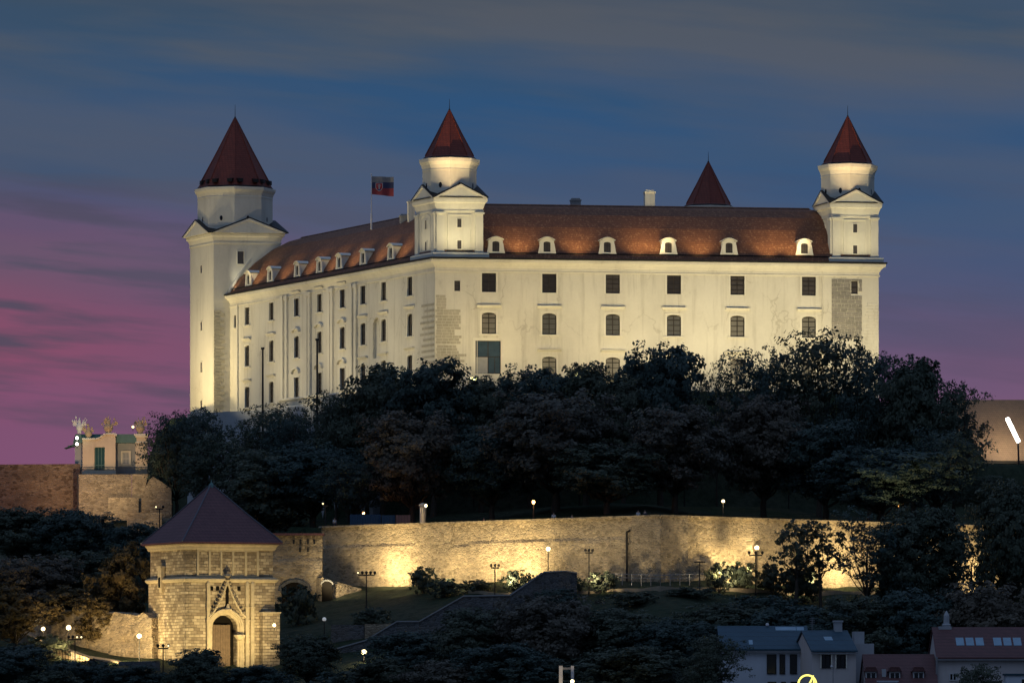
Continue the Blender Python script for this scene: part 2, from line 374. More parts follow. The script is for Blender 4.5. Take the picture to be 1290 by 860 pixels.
# ------------------------------------------------------------------ terrain
def wall_line(x):
    """depth of the long retaining wall at x"""
    pts = [(-400,790),(-32.8,752),(-26.1,747),(18.9,700),(66,752),(300,840)]
    for (a, ya), (b, yb) in zip(pts, pts[1:]):
        if a <= x <= b: return ya+(yb-ya)*(x-a)/(b-a)
    return 790 if x < 0 else 840
def edge_line(x):
    """depth at which the castle plateau begins"""
    pts = [(-400,905),(-62,878),(-51,868),(-36,854),(-20,797),(-11,791),(56,797),(75,812),(300,860)]
    for (a, ya), (b, yb) in zip(pts, pts[1:]):
        if a <= x <= b: return ya+(yb-ya)*(x-a)/(b-a)
    return 905
def terr(x, y, rough=True):
    px = CX+x*F/750
    yw = wall_line(x); d = yw+3.4-y
    front = 14.2-.17*(d-2.2) if d < 95 else 14.2-.17*92.8-.05*(d-95)
    front = max(front, -11)
    left = 14.2+(y-752)*.21 if y > 752 else 14.2-.17*(752-y)
    left = max(-11, min(left, 25.5))
    top = lerp(43.3, 33, sstep(1120, 1230, px)); ye = edge_line(x)
    up = sstep(ye-5, ye, y)
    back = lerp(22.0+max(0, min(4, (y-yw-15)*.08)), top, up)
    if d > 0: rightz = front
    else: rightz = back
    left = lerp(left, 43.3, up*sstep(-64, -54, x))
    t = sstep(330, 352, px)
    z = lerp(left, rightz, t)
    # beyond the castle the hill falls away, and it does so far to either side
    z = lerp(z, -11, sstep(935, 1150, y))
    z = lerp(z, -11, sstep(150, 420, abs(x)))
    if y < 560: z = lerp(-11, z, sstep(470, 560, y))
    if rough: z += 1.1*(noise.noise(Vector((x*.05, y*.05, 3)))) + .35*noise.noise(Vector((x*.25, y*.25, 1)))
    return z
xs = [-9000,-4000,-1800,-900,-600,-420,-300,-220]+[-160+2.2*i for i in range(146)]+[170,220,300,420,600,900,1800,4000,9000]
ys = [-3000,-800,0,200,330,430,500,540]+[560+2.0*i for i in range(176)]+[920,935,960,1000,1060,1150,1400,2000,4000,12000]
g = MB(); g.v = [(x, y, terr(x, y)) for y in ys for x in xs]; nx = len(xs)
g.f = [(j*nx+i, j*nx+i+1, (j+1)*nx+i+1, (j+1)*nx+i) for j in range(len(ys)-1) for i in range(nx-1)]
tag(g.build('hill_terrain', 'grass_ground', smooth=True), None, None, kind='structure')

# ------------------------------------------------------------------ castle
A = (-11.2, 800.0); B = (54.04, 810.2); C = (-44.85, 875.0); D = (33.8, 887.0)
EAVE = 62.9; BASE = 38.0
CA = ang(C, A); AB = ang(A, B)
LCA = math.dist(C, A); LAB = math.dist(A, B)
castle = thing('castle', 'large white floodlit castle with brown tiled roof and four towers on top of the hill', 'castle', (A[0], A[1], 0))
def rel(P): return (P[0]-A[0], P[1]-A[1])
def wall_with_openings(L, z0, z1, ops, depth=.5, u0=0):
    """plane y = 0 seen from -y, with real openings; ops = (u0,u1,z0,z1,arch rise)"""
    m = MB()
    xc = sorted(set([u0, L]+[o[0] for o in ops]+[o[1] for o in ops])); zc = sorted(set([z0, z1]+[o[2] for o in ops]+[o[3] for o in ops]))
    for i in range(len(xc)-1):
        for j in range(len(zc)-1):
            cx, cz = (xc[i]+xc[i+1])/2, (zc[j]+zc[j+1])/2
            if any(o[0] < cx < o[1] and o[2] < cz < o[3] for o in ops): continue
            m.add([(xc[i],0,zc[j]),(xc[i+1],0,zc[j]),(xc[i+1],0,zc[j+1]),(xc[i],0,zc[j+1])], [(0,1,2,3)])
    for a, b, c, d, ar in ops:
        m.add([(a,0,c),(b,0,c),(b,depth,c),(a,depth,c)], [(0,1,2,3)]); m.add([(a,0,d),(b,0,d),(b,depth,d),(a,depth,d)], [(3,2,1,0)])
        m.add([(a,0,c),(a,0,d),(a,depth,d),(a,depth,c)], [(0,1,2,3)]); m.add([(b,0,c),(b,0,d),(b,depth,d),(b,depth,c)], [(3,2,1,0)])
        if ar:
            w = (b-a)/2; n = 8
            arc = [(a+w+w*math.cos(math.pi*(1-k/n)), d-ar+ar*math.sin(math.pi*k/n)) for k in range(n+1)]
            for k in range(n):
                (xa, za), (xb, zb) = arc[k], arc[k+1]
                m.add([(xa,0,za),(xb,0,zb),(xb,0,d),(xa,0,d)], [(0,1,2,3)])
                m.add([(xa,0,za),(xb,0,zb),(xb,depth,zb),(xa,depth,za)], [(0,1,2,3)])
    return m
def window(parent, u, z0, w, h, loc, rz, cols=2, rows=3, arch=0, trim=True, hood=None, sill=True, pane='pane_dark', fr='frame_brown', tw=.24, bar=.06, name='window'):
    """frame with glazing bars, set back in the wall; children pane, surround, sill, hood. Local origin: middle of the sill line on the wall face."""
    ca, sa = math.cos(rz), math.sin(rz)
    P = (loc[0]+u*ca, loc[1]+u*sa, z0)
    f = MB(); y0, y1 = .20, .27
    f.box(-w/2, -w/2+.11, y0, y1, 0, h); f.box(w/2-.11, w/2, y0, y1, 0, h); f.box(-w/2+.11, w/2-.11, y0, y1, 0, .11); f.box(-w/2+.11, w/2-.11, y0, y1, h-.11-arch*.3, h)
    for c in range(1, cols):
        x = -w/2+w*c/cols; f.box(x-bar, x+bar, y0+.003, y1-.003, .11, h-.11-arch*.3)
    for r in range(1, rows):
        z = h*r/rows; bb = bar*(1.15 if r == rows-1 else .7); f.box(-w/2+.11, w/2-.11, y0+.006, y1-.006, z-bb, z+bb)
    o = f.build(name, fr, parent, P, rz)
    MB().add([(-w/2,.30,0),(w/2,.30,0),(w/2,.30,h),(-w/2,.30,h)], [(0,1,2,3)]).build('pane', pane, o)
    if trim:
        s = MB(); t = tw; s.box(-w/2-t, -w/2-.002, -.07, .04, -.02, h+t); s.box(w/2+.002, w/2+t, -.07, .04, -.02, h+t); s.box(-w/2-.002, w/2+.002, -.07, .04, h+.004, h+t)
        s.build('surround', 'trim_plaster', o)
    if sill: MB().box(-w/2-t_s(w), w/2+t_s(w), -.24, .05, -.22, -.03).build('sill', 'trim_plaster', o)
    if hood == 'flat': MB().sweep([(-w/2-.75, 0), (w/2+.75, 0)], [(0, h+.75), (.12, h+.78), (.42, h+.98), (.46, h+1.08), (0, h+1.12)], False).build('hood', 'trim_plaster', o)
    if hood in ('arch', 'ogee'):
        n = 9; rr = w/2+.5; q = MB(); k = .34 if hood == 'arch' else .5
        for i in range(n):
            a0, a1 = math.pi*(1-i/n), math.pi*(1-(i+1)/n)
            p = [(rr*math.cos(a0), h+.55+k*rr*math.sin(a0)), (rr*math.cos(a1), h+.55+k*rr*math.sin(a1))]
            q.prism([(p[0][0], p[0][1]), (p[1][0], p[1][1]), (p[1][0], p[1][1]+.24), (p[0][0], p[0][1]+.24)], -.40, 0)
        q.build('hood', 'trim_plaster', o)
    return o
def t_s(w): return min(.45, .22*w)

# --- front wall (A to B)
ops = []; wins = []
cols6 = [616, 692, 772, 849, 929, 1019]
for i, px in enumerate(cols6):
    u, z1 = onplane(px, 344+(px-616)*.0115, A, B); w = 2.1; h = 2.75
    wins.append((u, z1-h, w, h, 0, None, 2, 4)); ops.append((u-w/2, u+w/2, z1-h, z1, 0))
    u, z1 = onplane(px, 393.5+(px-616)*.0125, A, B); h = 3.1
    wins.append((u, z1-h, w, h, .42, 'flat', 2, 4)); ops.append((u-w/2, u+w/2, z1-h, z1, .42))
    if i > 0:
        u, z1 = onplane(px, 449+(px-692)*.0125, A, B)
        wins.append((u, z1-h, w, h, .42, 'flat', 2, 4)); ops.append((u-w/2, u+w/2, z1-h, z1, .42))
u, z1 = onplane(576, 353.5, A, B); wins.append((u, z1-1.5, .85, 1.5, 0, None, 1, 2)); ops.append((u-.425, u+.425, z1-1.5, z1, 0))
ur, zr = onplane(1076.5, 354, A, B); ops.append((ur-.5, ur+.5, zr-1.9, zr, 0)); 
ug, zg = onplane(615, 429, A, B); gw = 3.75; gh = zg-46.2; ops.append((ug-gw/2, ug+gw/2, zg-gh, zg, 0))
wall_with_openings(LAB, BASE, EAVE-.9, ops).build('wall', 'castle_plaster', castle, (0,0,0), AB)
for (u, z, w, h, ar, hd, c, r) in wins: window(castle, u, z, w, h, (0,0), AB, c, r, ar, True, hd, hd is not None, tw=.24 if w > 1 else .15, pane=random.choice(['pane_grey','pane_grey','pane_mid']) if hd else random.choice(['pane_dark','pane_low','pane_dark']))
window(castle, ur, zr-1.9, 1.0, 1.9, (0,0), AB, 1, 2, 0, False, None, False)
gd = window(castle, ug, zg-gh, gw, gh, (0,0), AB, 1, 1, 0, False, None, False, 'pane_door', 'dark_metal', name='glass_door')
q = MB(); q.box(-.06,.06,.13,.19,0,gh); q.box(.95,1.03,.13,.19,0,gh-2.3); q.box(-gw/2+.1,gw/2-.1,.14,.185,gh-2.4,gh-2.28); q.build('mullion', 'dark_metal', gd)
MB().box(-gw/2+.12, .0, .20, .22, 0, gh-2.4).build('blind', 'concrete', gd)
q = MB(); q.box(-gw/2-.38,-gw/2-.01,-.12,.02,0,gh+.38); q.box(gw/2+.01,gw/2+.38,-.12,.02,0,gh+.38); q.box(-gw/2-.01,gw/2+.01,-.12,.02,gh+.01,gh+.38); q.build('surround', 'trim_plaster', gd)
# string courses and shallow panels framing the window axes
q = MB()
for px in cols6:
    for side in (-1, 1):
        u, _ = onplane(px, 0, A, B); q.box(u+side*1.75-.04, u+side*1.75+.04, -.025, .01, 46, 61.3)
q.build('pilaster_strip', 'castle_plaster', castle, (0,0,0), AB)

u, _ = onplane(1036, 0, A, B); q = MB(); q.tube([(u,-.12,EAVE-1.1),(u,-.12,42)], .07, 6); q.build('downpipe', 'trim_plaster', castle, (0,0,0), AB)
# --- side wall (C to A)
ops = []; wins = []
tops = [(311.5,398),(342,392),(373.8,387),(402.6,381.5),(431.6,376),(457.5,371.5),(483.4,367),(516.5,360.5)]
for i, (px, pc) in enumerate(tops):
    fancy = 2 <= i <= 4
    u, z = onplane(px, pc, C, A); w = 1.9; h = 2.75
    wins.append((u, z-h/2, w, h, 0, 'flat' if fancy else None, 2, 3)); ops.append((u-w/2, u+w/2, z-h/2, z+h/2, 0))
    u, z = onplane(px, pc+50-i*.2, C, A); h = 3.3
    wins.append((u, z-h/2, w, h, .45, 'arch' if fancy else 'flat', 2, 3)); ops.append((u-w/2, u+w/2, z-h/2, z+h/2, .45))
    u, z = onplane(px, pc+102-i*.2, C, A)
    wins.append((u, z-h/2, w, h, 0 if fancy else .45, 'ogee' if fancy else 'flat', 2, 3)); ops.append((u-w/2, u+w/2, z-h/2, z+h/2, 0 if fancy else .45))
u, z = onplane(296, 405, C, A); wins.append((u, z-.9, .9, 1.9, 0, None, 1, 2)); ops.append((u-.45, u+.45, z-.9, z+1.0, 0))
un, zn = onplane(474.5, 451, C, A); ops.append((un-1.5, un+1.5, zn, zn+6.1, 1.4))
wall_with_openings(LCA, BASE, EAVE-.9, ops).build('wall', 'castle_plaster', castle, rel(C)+(0,), CA)
for (u, z, w, h, ar, hd, c, r) in wins: window(castle, u, z, w, h, rel(C), CA, c, r, ar, w > 1, hd, True)
# blind gothic niche
MB().add([(un-1.5,.5,zn),(un+1.5,.5,zn),(un+1.5,.5,zn+6.2),(un-1.5,.5,zn+6.2)], [(0,1,2,3)]).build('niche', 'castle_plaster', castle, rel(C)+(0,), CA)
# shallow pilasters of the middle bays
for px in (357, 362, 387.5, 391, 416, 419.5, 444, 449):
    u, _ = onplane(px, 0, C, A)
    q = MB(); q.box(u-.42, u+.42, -.32, .01, 44, 60.6); q.box(u-.58, u+.58, -.42, .01, 60.6, 61.2); q.box(u-.55, u+.55, -.4, .01, 42, 43.998)
    q.build('pilaster', 'trim_plaster', castle, rel(C)+(0,), CA)
# band dividing the storeys at the corner bay near the tower
u0, _ = onplane(300, 0, C, A)
MB().box(u0-.25, u0+.25, -.25, .01, 42, 61.2).build('pilaster', 'trim_plaster', castle, rel(C)+(0,), CA)
# unseen walls behind
for P, Q in ((B, D), (D, C)):
    wall_with_openings(math.dist(P, Q), BASE, EAVE-.9, []).build('wall', 'castle_plaster', castle, rel(P)+(0,), ang(P, Q))
ring = [rel(A), rel(B), rel(D), rel(C)]
MB().sweep(ring, [(-16,BASE),(-16,EAVE)]).build('courtyard_wall', 'castle_plaster', castle)
MB().sweep(ring, [(-.02,EAVE-1.9),(.14,EAVE-1.9),(.16,EAVE-1.75),(.06,EAVE-1.70),(.06,EAVE-1.25),(.16,EAVE-1.2),(.26,EAVE-.95),(.52,EAVE-.62),(.78,EAVE-.5),(.84,EAVE-.22),(.84,EAVE-.10),(-.3,EAVE-.05)]).build('cornice', 'trim_plaster', castle)
MB().sweep(ring, [(.86,EAVE-.08),(.98,EAVE-.06),(1.0,EAVE+.16),(.90,EAVE+.17),(.88,EAVE+.04),(-.4,EAVE+.04)]).build('gutter', 'dark_metal', castle)
PROF = [(.55,EAVE+.10),(.35,EAVE+.40),(-.10,EAVE+1.15),(-1.2,EAVE+2.9),(-2.8,EAVE+5.0),(-4.8,EAVE+7.0),(-6.6,EAVE+8.15),(-8,EAVE+8.6),(-9.4,EAVE+8.15),(-11.2,EAVE+7.0),(-13.2,EAVE+5.0),(-14.8,EAVE+2.9),(-16.2,EAVE+.6)]
roof = MB().sweep(ring, PROF).build('roof', 'castle_tiles', castle)
MB().sweep(ring, [(-7.8,EAVE+8.62),(-8,EAVE+8.78),(-8.2,EAVE+8.62)]).build('ridge_cap', 'castle_tiles', roof)
MB().sweep(ring, [(.10,EAVE+.82),(.14,EAVE+.98),(.05,EAVE+1.0)]).build('snow_rail', 'dark_metal', roof)
def roof_d(z):        # how far behind the wall face the roof surface is at height z
    for (o0, z0), (o1, z1) in zip(PROF, PROF[1:8]):
        if z0 <= z <= z1: return -(o0+(o1-o0)*(z-z0)/(z1-z0))
    return 8
# --- dormers
def dormer(u, z, loc, rz):
    ca, sa = math.cos(rz), math.sin(rz); w = 2.05; h = 2.35; d0 = roof_d(z)-.1
    base = (loc[0]+u*ca-d0*sa, loc[1]+u*sa+d0*ca, z)
    m = wall_with_openings(w/2, 0, h-.45, [(-.52,.52,.25,1.75,.22)], .3, -w/2)
    n = 8; arc = [(-w/2+w*k/n, h-.45+.42*math.sin(math.pi*k/n)) for k in range(n+1)]
    for k in range(n): m.add([(arc[k][0],0,h-.45),(arc[k+1][0],0,h-.45),(arc[k+1][0],0,arc[k+1][1]),(arc[k][0],0,arc[k][1])], [(0,1,2,3)])
    for sx in (-1, 1):
        m.add([(sx*w/2,0,0),(sx*w/2,0,h-.45),(sx*w/2,2.4,h-.45),(sx*w/2,2.4,0)], [(0,1,2,3)])
        m.prism([(sx*(w/2),0),(sx*(w/2+.32),0),(sx*(w/2+.20),.5),(sx*(w/2+.06),1.4),(sx*(w/2),1.5)], -.06, .14)
        m.box(min(sx*.60,sx*(w/2-.02)), max(sx*.60,sx*(w/2-.02)), -.07, 0.0, .02, h-.5)
    o = m.build('dormer', 'trim_plaster', castle, base, rz)
    c = MB()
    for k in range(n):
        (x0, z0), (x1, z1) = arc[k], arc[k+1]; e = 1.14
        c.add([(x0*e,-.22,z0+.02),(x1*e,-.22,z1+.02),(x1*e,2.9,z1+.02),(x0*e,2.9,z0+.02),(x0*e,-.22,z0+.14),(x1*e,-.22,z1+.14),(x1*e,2.9,z1+.14),(x0*e,2.9,z0+.14)],
              [(0,1,2,3),(4,5,6,7),(0,1,5,4),(3,2,6,7)])
    c.add([(arc[0][0]*1.14,-.22,arc[0][1]+.02),(arc[0][0]*1.14,2.9,arc[0][1]+.02),(arc[0][0]*1.14,2.9,arc[0][1]+.14),(arc[0][0]*1.14,-.22,arc[0][1]+.14)], [(0,1,2,3)])
    c.build('dormer_roof', 'trim_plaster', o)
    k = MB(); k.box(-.05,.05,.12,.17,.25,1.75); k.box(-.52,.52,.125,.165,1.15,1.22); k.build('glazing_bar', 'frame_brown', o)
    MB().add([(-.52,.2,.25),(.52,.2,.25),(.52,.2,1.75),(-.52,.2,1.75)], [(0,1,2,3)]).build('pane', 'pane_dark', o)
for px in (624.5, 689, 765, 842, 918.5, 1013.5):
    u, z = onplane(px, 319+(px-624)*.006, A, B); dormer(u, z, (0,0), AB)
for px, py in ((313.5,361),(341,356),(375,350.5),(403,345),(428,340),(458,334),(493,327.5)):
    u, z = onplane(px, py, C, A); dormer(u, EAVE+1.0, rel(C), CA)
# chimneys
def chimney(px, py0, py1, Y, w, mat='trim_plaster'):
    p = at(px, py1, Y); m = MB(); z1 = zat(py0, Y)-p.z
    m.box(-w/2, w/2, -.6, .6, -1.5, z1-.3); m.box(-w/2-.1, w/2+.1, -.7, .7, z1-.3, z1-.1); m.box(-w/2+.1, w/2-.1, -.5, .5, z1-.1, z1+.12)
    m.build('chimney', mat, castle, (p.x-A[0], p.y-A[1], p.z), AB)
chimney(725, 251, 259, 813, 1.4, 'concrete'); chimney(818, 241, 259, 816, 1.5); chimney(518, 253, 270, 822, 1.0); chimney(509, 271, 276, 825, 1.2, 'concrete')
# --- stone patches where plaster is left off
def patch_blocks(cells, bw, bh, name, mat, loc, rz, thick=.05, gap=.05, sd=1):
    rnd = random.Random(sd); m = MB()
    for (z, a, b) in cells:
        x = a+rnd.uniform(0, .3)
        while x < b:
            w = min(bw*rnd.uniform(.6, 1.3), b-x)
            if w > .25: m.box(x, x+w-gap, -thick*rnd.uniform(.6, 1.2), .01, z, z+bh-gap)
            x += w
    return m.build(name, mat, castle, loc, rz)
cells = []
z = 50.5; k = 0
while z < 57.4:
    a = 1.0+random.uniform(-.15,.15); b = 3.8 if z < 55.2 else 1.7
    if z < 53.6: b = 3.4+random.uniform(-.6,1.2)
    cells.append((z, 0.05, b)); z += .42
z = 47.0
while z < 50.3: cells.append((z, .05, 3.5+random.uniform(-.7,1.3))); z += .42
patch_blocks(cells, .8, .42, 'stone_patch', 'quoin_stone', (0,0,0), AB, sd=3)
cells = [(46+.84*i, LCA-4.2+random.uniform(-1.6,.6), LCA-.05) for i in range(13)]
patch_blocks(cells, 5, .42, 'stone_patch', 'quoin_stone', rel(C)+(0,), CA, .10, sd=5)
u0, z1 = onplane(1047.5, 351.5, A, B); u1, z0 = onplane(1086, 427, A, B)
cells = []; z = z0
pm = MB(); rnd = random.Random(8)
while z < zr-.35:
    x = u0+rnd.uniform(-.5, 0)
    while x < u1-.1:
        w = rnd.uniform(.8, 1.5); a, b = max(x, u0), min(x+w, u1)
        if a < ur+.52 and b > ur-.52 and zr-2.3 < z < zr+.05:
            if a < ur: b = min(b, ur-.52)
            else: a = max(a, ur+.52)
        if b-a > .12: pm.box(a+.03, b-.03, -.05-rnd.uniform(0,.03), .01, z+.03, z+.55)
        x += w
    z += .58
pm.box(u0+.03, u1-.03, -.06, .01, zr+.03, z1); pm.build('stone_patch', 'patch_stone', castle, (0,0,0), AB)
cells = [(48+.46*i, LAB-2.2+random.uniform(-.4,.5), LAB-.05) for i in range(20)]
patch_blocks(cells, 1.0, .42, 'stone_patch', 'trim_plaster', (0,0,0), AB, .07, sd=9)

# --- corner towers
EX = Vector((B[0]-A[0], B[1]-A[1])).normalized(); EY = Vector((C[0]-A[0], C[1]-A[1])).normalized()
def tower(org, a, b, z0, z1, z2, ped, dr, dz, cr, apex, zw, face=EX, back=EY, plinth=True, kind=0):
    ox, oy = rel(org)
    T = lambda x, y, z: (ox+face.x*x+back.x*y, oy+face.y*x+back.y*y, z)
    t = MB(T); t.box(0, a, 0, b, z0, z1)
    o = t.build('tower', 'tower_plaster', castle)
    path = [T(*p, 0)[:2] for p in ((0,0),(a,0),(a,b),(0,b))]
    h = z2-z1
    MB().sweep(path, [(-.2,z1-.45),(.10,z1-.45),(.12,z1-.25),(.05,z1-.2),(.05,z1),(.14,z1+h*.2),(.26,z1+h*.5),(.44,z1+h*.62),(.50,z1+h*.85),(.50,z2),(-.4,z2+.02)]).build('cornice', 'trim_plaster', o)
    if plinth: MB().sweep(path, [(0,z0+.1),(.66,z0+.12),(.66,z0+.78),(.30,z0+.95),(0,z0+.95)]).build('plinth', 'trim_plaster', o)
    # crossing gables: pediment faces and their dark roofs
    g = MB(T); e = .95 if kind else .5; zz = z2+.02
    for (c, l, ax, s_) in ((0,a,'x',-1),(b,a,'x',1),(0,b,'y',-1),(a,b,'y',1)):
        y0 = c+s_*e; y1 = c+s_*(e-.35)
        for pts in ([(-.42,zz),(l+.42,zz),(l/2,zz+ped)],):
            tri = [(q, y0, z) if ax == 'x' else (y0, q, z) for q, z in pts]+[(q, y1, z) if ax == 'x' else (y1, q, z) for q, z in pts]
            g.add(tri, [(0,1,2),(5,4,3),(0,3,4,1),(1,4,5,2),(2,5,3,0)])
        # raking mouldings
        y2 = c+s_*(e+.14)
        for p, r in (((-.48,zz),(l/2,zz+ped)), ((l+.48,zz),(l/2,zz+ped))):
            q4 = [(p[0],p[1]+.03),(r[0],r[1]+.03),(r[0],r[1]-.26),(p[0]+(.5 if p[0]<0 else -.5),p[1]+.03)]
            V = [(q, y2, z) if ax == 'x' else (y2, q, z) for q, z in q4]+[(q, y0-s_*.01, z) if ax == 'x' else (y0-s_*.01, q, z) for q, z in q4]
            g.add(V, [(0,1,2,3),(7,6,5,4),(0,4,5,1),(3,2,6,7),(1,5,6,2)])
    g.build('pediment', 'trim_plaster', o)
    g = MB(T)
    for ax, l, c1 in (('x', a, b), ('y', b, a)):
        V = [(-.6, -e-.16), (l/2, -e-.16), (l+.6, -e-.16), (-.6, c1+e+.16), (l/2, c1+e+.16), (l+.6, c1+e+.16)]
        Zs = [zz+.06, zz+ped+.12, zz+.06]*2
        V = [(p[0], p[1], z) if ax == 'x' else (p[1], p[0], z) for p, z in zip(V, Zs)]
        g.add(V+[(v[0], v[1], v[2]+.12) for v in V], [(0,1,4,3),(1,2,5,4),(6,7,10,9),(7,8,11,10),(0,1,7,6),(1,2,8,7),(3,4,10,9),(4,5,11,10),(0,3,9,6),(2,5,11,8)])
    g.build('gable_roof', 'dark_metal', o)
    cx, cy, _ = T(a/2, b/2, 0); ph = R(2)
    MB().lathe([(dr, z2-.1), (dr, dz[0])], 8, (cx, cy), ph).build('drum', 'tower_plaster', o)
    k = dz[1]-dz[0]
    MB().lathe([(dr-.1,dz[0]-.35),(dr+.06,dz[0]-.35),(dr+.06,dz[0]-.2),(dr+.01,dz[0]-.1),(dr+.05,dz[0]),(dr+.18,dz[0]+k*.3),(dr+.46,dz[0]+k*.65),(dr+.52,dz[1]-.06),(dr+.50,dz[1]),(cr-.3,dz[1]+.03)], 8, (cx, cy), ph).build('drum_cornice', 'trim_plaster', o)
    MB().lathe([(dr+.035, z2+ped*.55),(dr+.035, z2+ped*.55+.16),(dr-.05, z2+ped*.55+.2)], 8, (cx, cy), ph).build('drum_band', 'trim_plaster', o)
    hh = apex-dz[1]
    MB().lathe([(cr+.12,dz[1]+.02),(cr+.10,dz[1]+.2),(cr*.955,dz[1]+hh*.07),(cr*.5,dz[1]+hh*.515),(.16,apex-.05),(.02,apex)], 8, (cx, cy), ph).build('spire_roof', 'cone_tiles', o)
    MB().lathe([(cr+.16,dz[1]+.01),(cr+.17,dz[1]+.2),(cr+.02,dz[1]+.30),(cr-.1,dz[1]+.26)], 8, (cx, cy), ph, False).build('eaves_gutter', 'dark_metal', o)
    q = MB()
    for i in range(8):
        an = ph+i*math.pi/4; q.tube([(cx+(cr*.96)*math.cos(an), cy+(cr*.96)*math.sin(an), dz[1]+hh*.07+.06), (cx+cr*.5*math.cos(an), cy+cr*.5*math.sin(an), dz[1]+hh*.515+.05), (cx+.12*math.cos(an), cy+.12*math.sin(an), apex)], .055*(1+cr*.1), 5)
    q.build('hip_ridge', 'cone_tiles', o)
    q = MB(); q.lathe([(.36*cr/3.7,apex-1.1*cr/3.7),(.20,apex-.4),(.10,apex),(.16,apex+.12),(.05,apex+.3),(.02,apex+1.7*(1.3 if kind else 1))], 8, (cx, cy)); q.build('finial', 'dark_metal', o)
    # round drum windows
    rf = dr*math.cos(math.pi/8)
    for i in range(8):
        an = ph+math.pi/8+i*math.pi/4
        dx, dy = math.cos(an), math.sin(an); zc = z2+ped*.55+.75*(dr/3.95)**.5
        zc += .25 if kind else .1
        ring_ = [(cx+dx*(rf+.02)-dy*.26*math.cos(t), cy+dy*(rf+.02)+dx*.26*math.cos(t), zc+.42*math.sin(t)) for t in [2*math.pi*j/10 for j in range(10)]]
        ring2 = [(p[0]-dx*.1, p[1]-dy*.1, p[2]) for p in ring_]
        q = MB(); q.add(ring_+ring2, [tuple(range(10))]+[(j,(j+1)%10,(j+1)%10+10,j+10) for j in range(10)]); q.build('round_window', 'pane_black', o)
    # corner pilasters, wall frames and windows of the shaft
    if not kind:
        pz0, pz1 = z0+.95, z1-.5
        for lo, hi in ((0.02,1.15),(a-1.15,a-.02)):
            q = MB(T); q.box(lo, hi, -.28, .02, pz0, pz1); q.box(lo-.12, hi+.12, -.42, .02, pz1-.30, pz1-.02); q.box(lo-.06, hi+.06, -.20, .02, pz0-.01, pz0+.3)
            q.build('pilaster', 'trim_plaster', o)
        for lo, hi in ((.02,1.15),(b-1.15,b-.02)):
            q = MB(T); q.box(-.28, .02, lo, hi, pz0, pz1); q.box(-.42, .02, lo-.1, hi+.1, pz1-.30, pz1-.02); q.box(-.20, .02, lo-.06, hi+.06, pz0-.01, pz0+.3)
            q.build('pilaster', 'trim_plaster', o)
        q = MB(T); xm = a/2
        for lo, hi in ((xm-1.75,xm-1.6),(xm+1.6,xm+1.75)): q.box(lo, hi, -.12, .02, pz0+.4, pz1-.3)
        q.box(xm-1.6, xm+1.6, -.12, .02, pz1-.45, pz1-.3)
        q.build('moulding', 'trim_plaster', o); q = MB(T)
        for lo, hi in ((b/2-1.75,b/2-1.6),(b/2+1.6,b/2+1.75)): q.box(-.07, .02, lo, hi, pz0+.4, pz1-.9)
        n = 8
        for i in range(n):
            a0, a1 = math.pi*i/n, math.pi*(i+1)/n
            y0_, y1_ = b/2-1.68*math.cos(a0), b/2-1.68*math.cos(a1); za, zb = pz1-1.0+.75*math.sin(a0), pz1-1.0+.75*math.sin(a1)
            q.add([(-.07,y0_,za),(-.07,y1_,zb),(-.07,y1_,zb+.16),(-.07,y0_,za+.16),(.02,y0_,za),(.02,y1_,zb),(.02,y1_,zb+.16),(.02,y0_,za+.16)], [(0,1,2,3),(0,1,5,4),(3,2,6,7)])
        q.build('moulding', 'trim_plaster', o)
        MB(T).box(xm-1.9, xm+1.9, -.22, .02, z0+1.05, z0+1.2).build('sill', 'dark_metal', o)
    for (fx, zc, w, h, side) in zw:
        fz = MB(T); pn = MB(T)
        if side == 'f':
            pn.box(fx-w/2, fx+w/2, -.03, .02, zc-h/2, zc+h/2)
            for p_, q_ in ((fx-w/2-.13, fx-w/2), (fx+w/2, fx+w/2+.13)): fz.box(p_, q_, -.10, .02, zc-h/2-.1, zc+h/2+.13)
            fz.box(fx-w/2, fx+w/2, -.10, .02, zc+h/2, zc+h/2+.13); fz.box(fx-w/2, fx+w/2, -.12, .02, zc-h/2-.12, zc-h/2)
        else:
            pn.box(-.03, .02, fx-w/2, fx+w/2, zc-h/2, zc+h/2)
            for p_, q_ in ((fx-w/2-.13, fx-w/2), (fx+w/2, fx+w/2+.13)): fz.box(-.10, .02, p_, q_, zc-h/2-.1, zc+h/2+.13)
            fz.box(-.10, .02, fx-w/2, fx+w/2, zc+h/2, zc+h/2+.13)
        fz.build('window_frame', 'trim_plaster', o); pn.build('window', 'pane_dark', o)
    return o
SZ = dict(z0=EAVE, z1=70.2, z2=71.7, ped=2.0, dr=3.95, dz=(76.2,77.6), cr=3.72, apex=84.8)
wz = [(3.45,64.95,.62,1.25,'f'),(3.45,68.1,.62,1.25,'f'),(3.5,64.95,.62,1.25,'s'),(3.5,68.1,.62,1.25,'s')]
tower((A[0]+.1, A[1]+.2), 6.9, 7.1, zw=wz, **SZ)
EB = Vector((D[0]-B[0], D[1]-B[1])).normalized(); ob = Vector(B)-EX*7.0-Vector((0,-.2))
tower((ob.x, ob.y), 6.9, 6.9, zw=[(a_, b_, c_, d_, e_) if e_ == 'f' else (3.45, b_, c_, d_, e_) for a_, b_, c_, d_, e_ in wz], back=EB, **SZ)
od = Vector(D)-EX*7.3-EY*7.3
tower((od.x, od.y), 6.9, 7.1, zw=wz, **SZ)
NT = (C[0]-2.65*EX.x, C[1]-2.65*EX.y)
YL = 874.6
zs = lambda py: zat(py, 876)
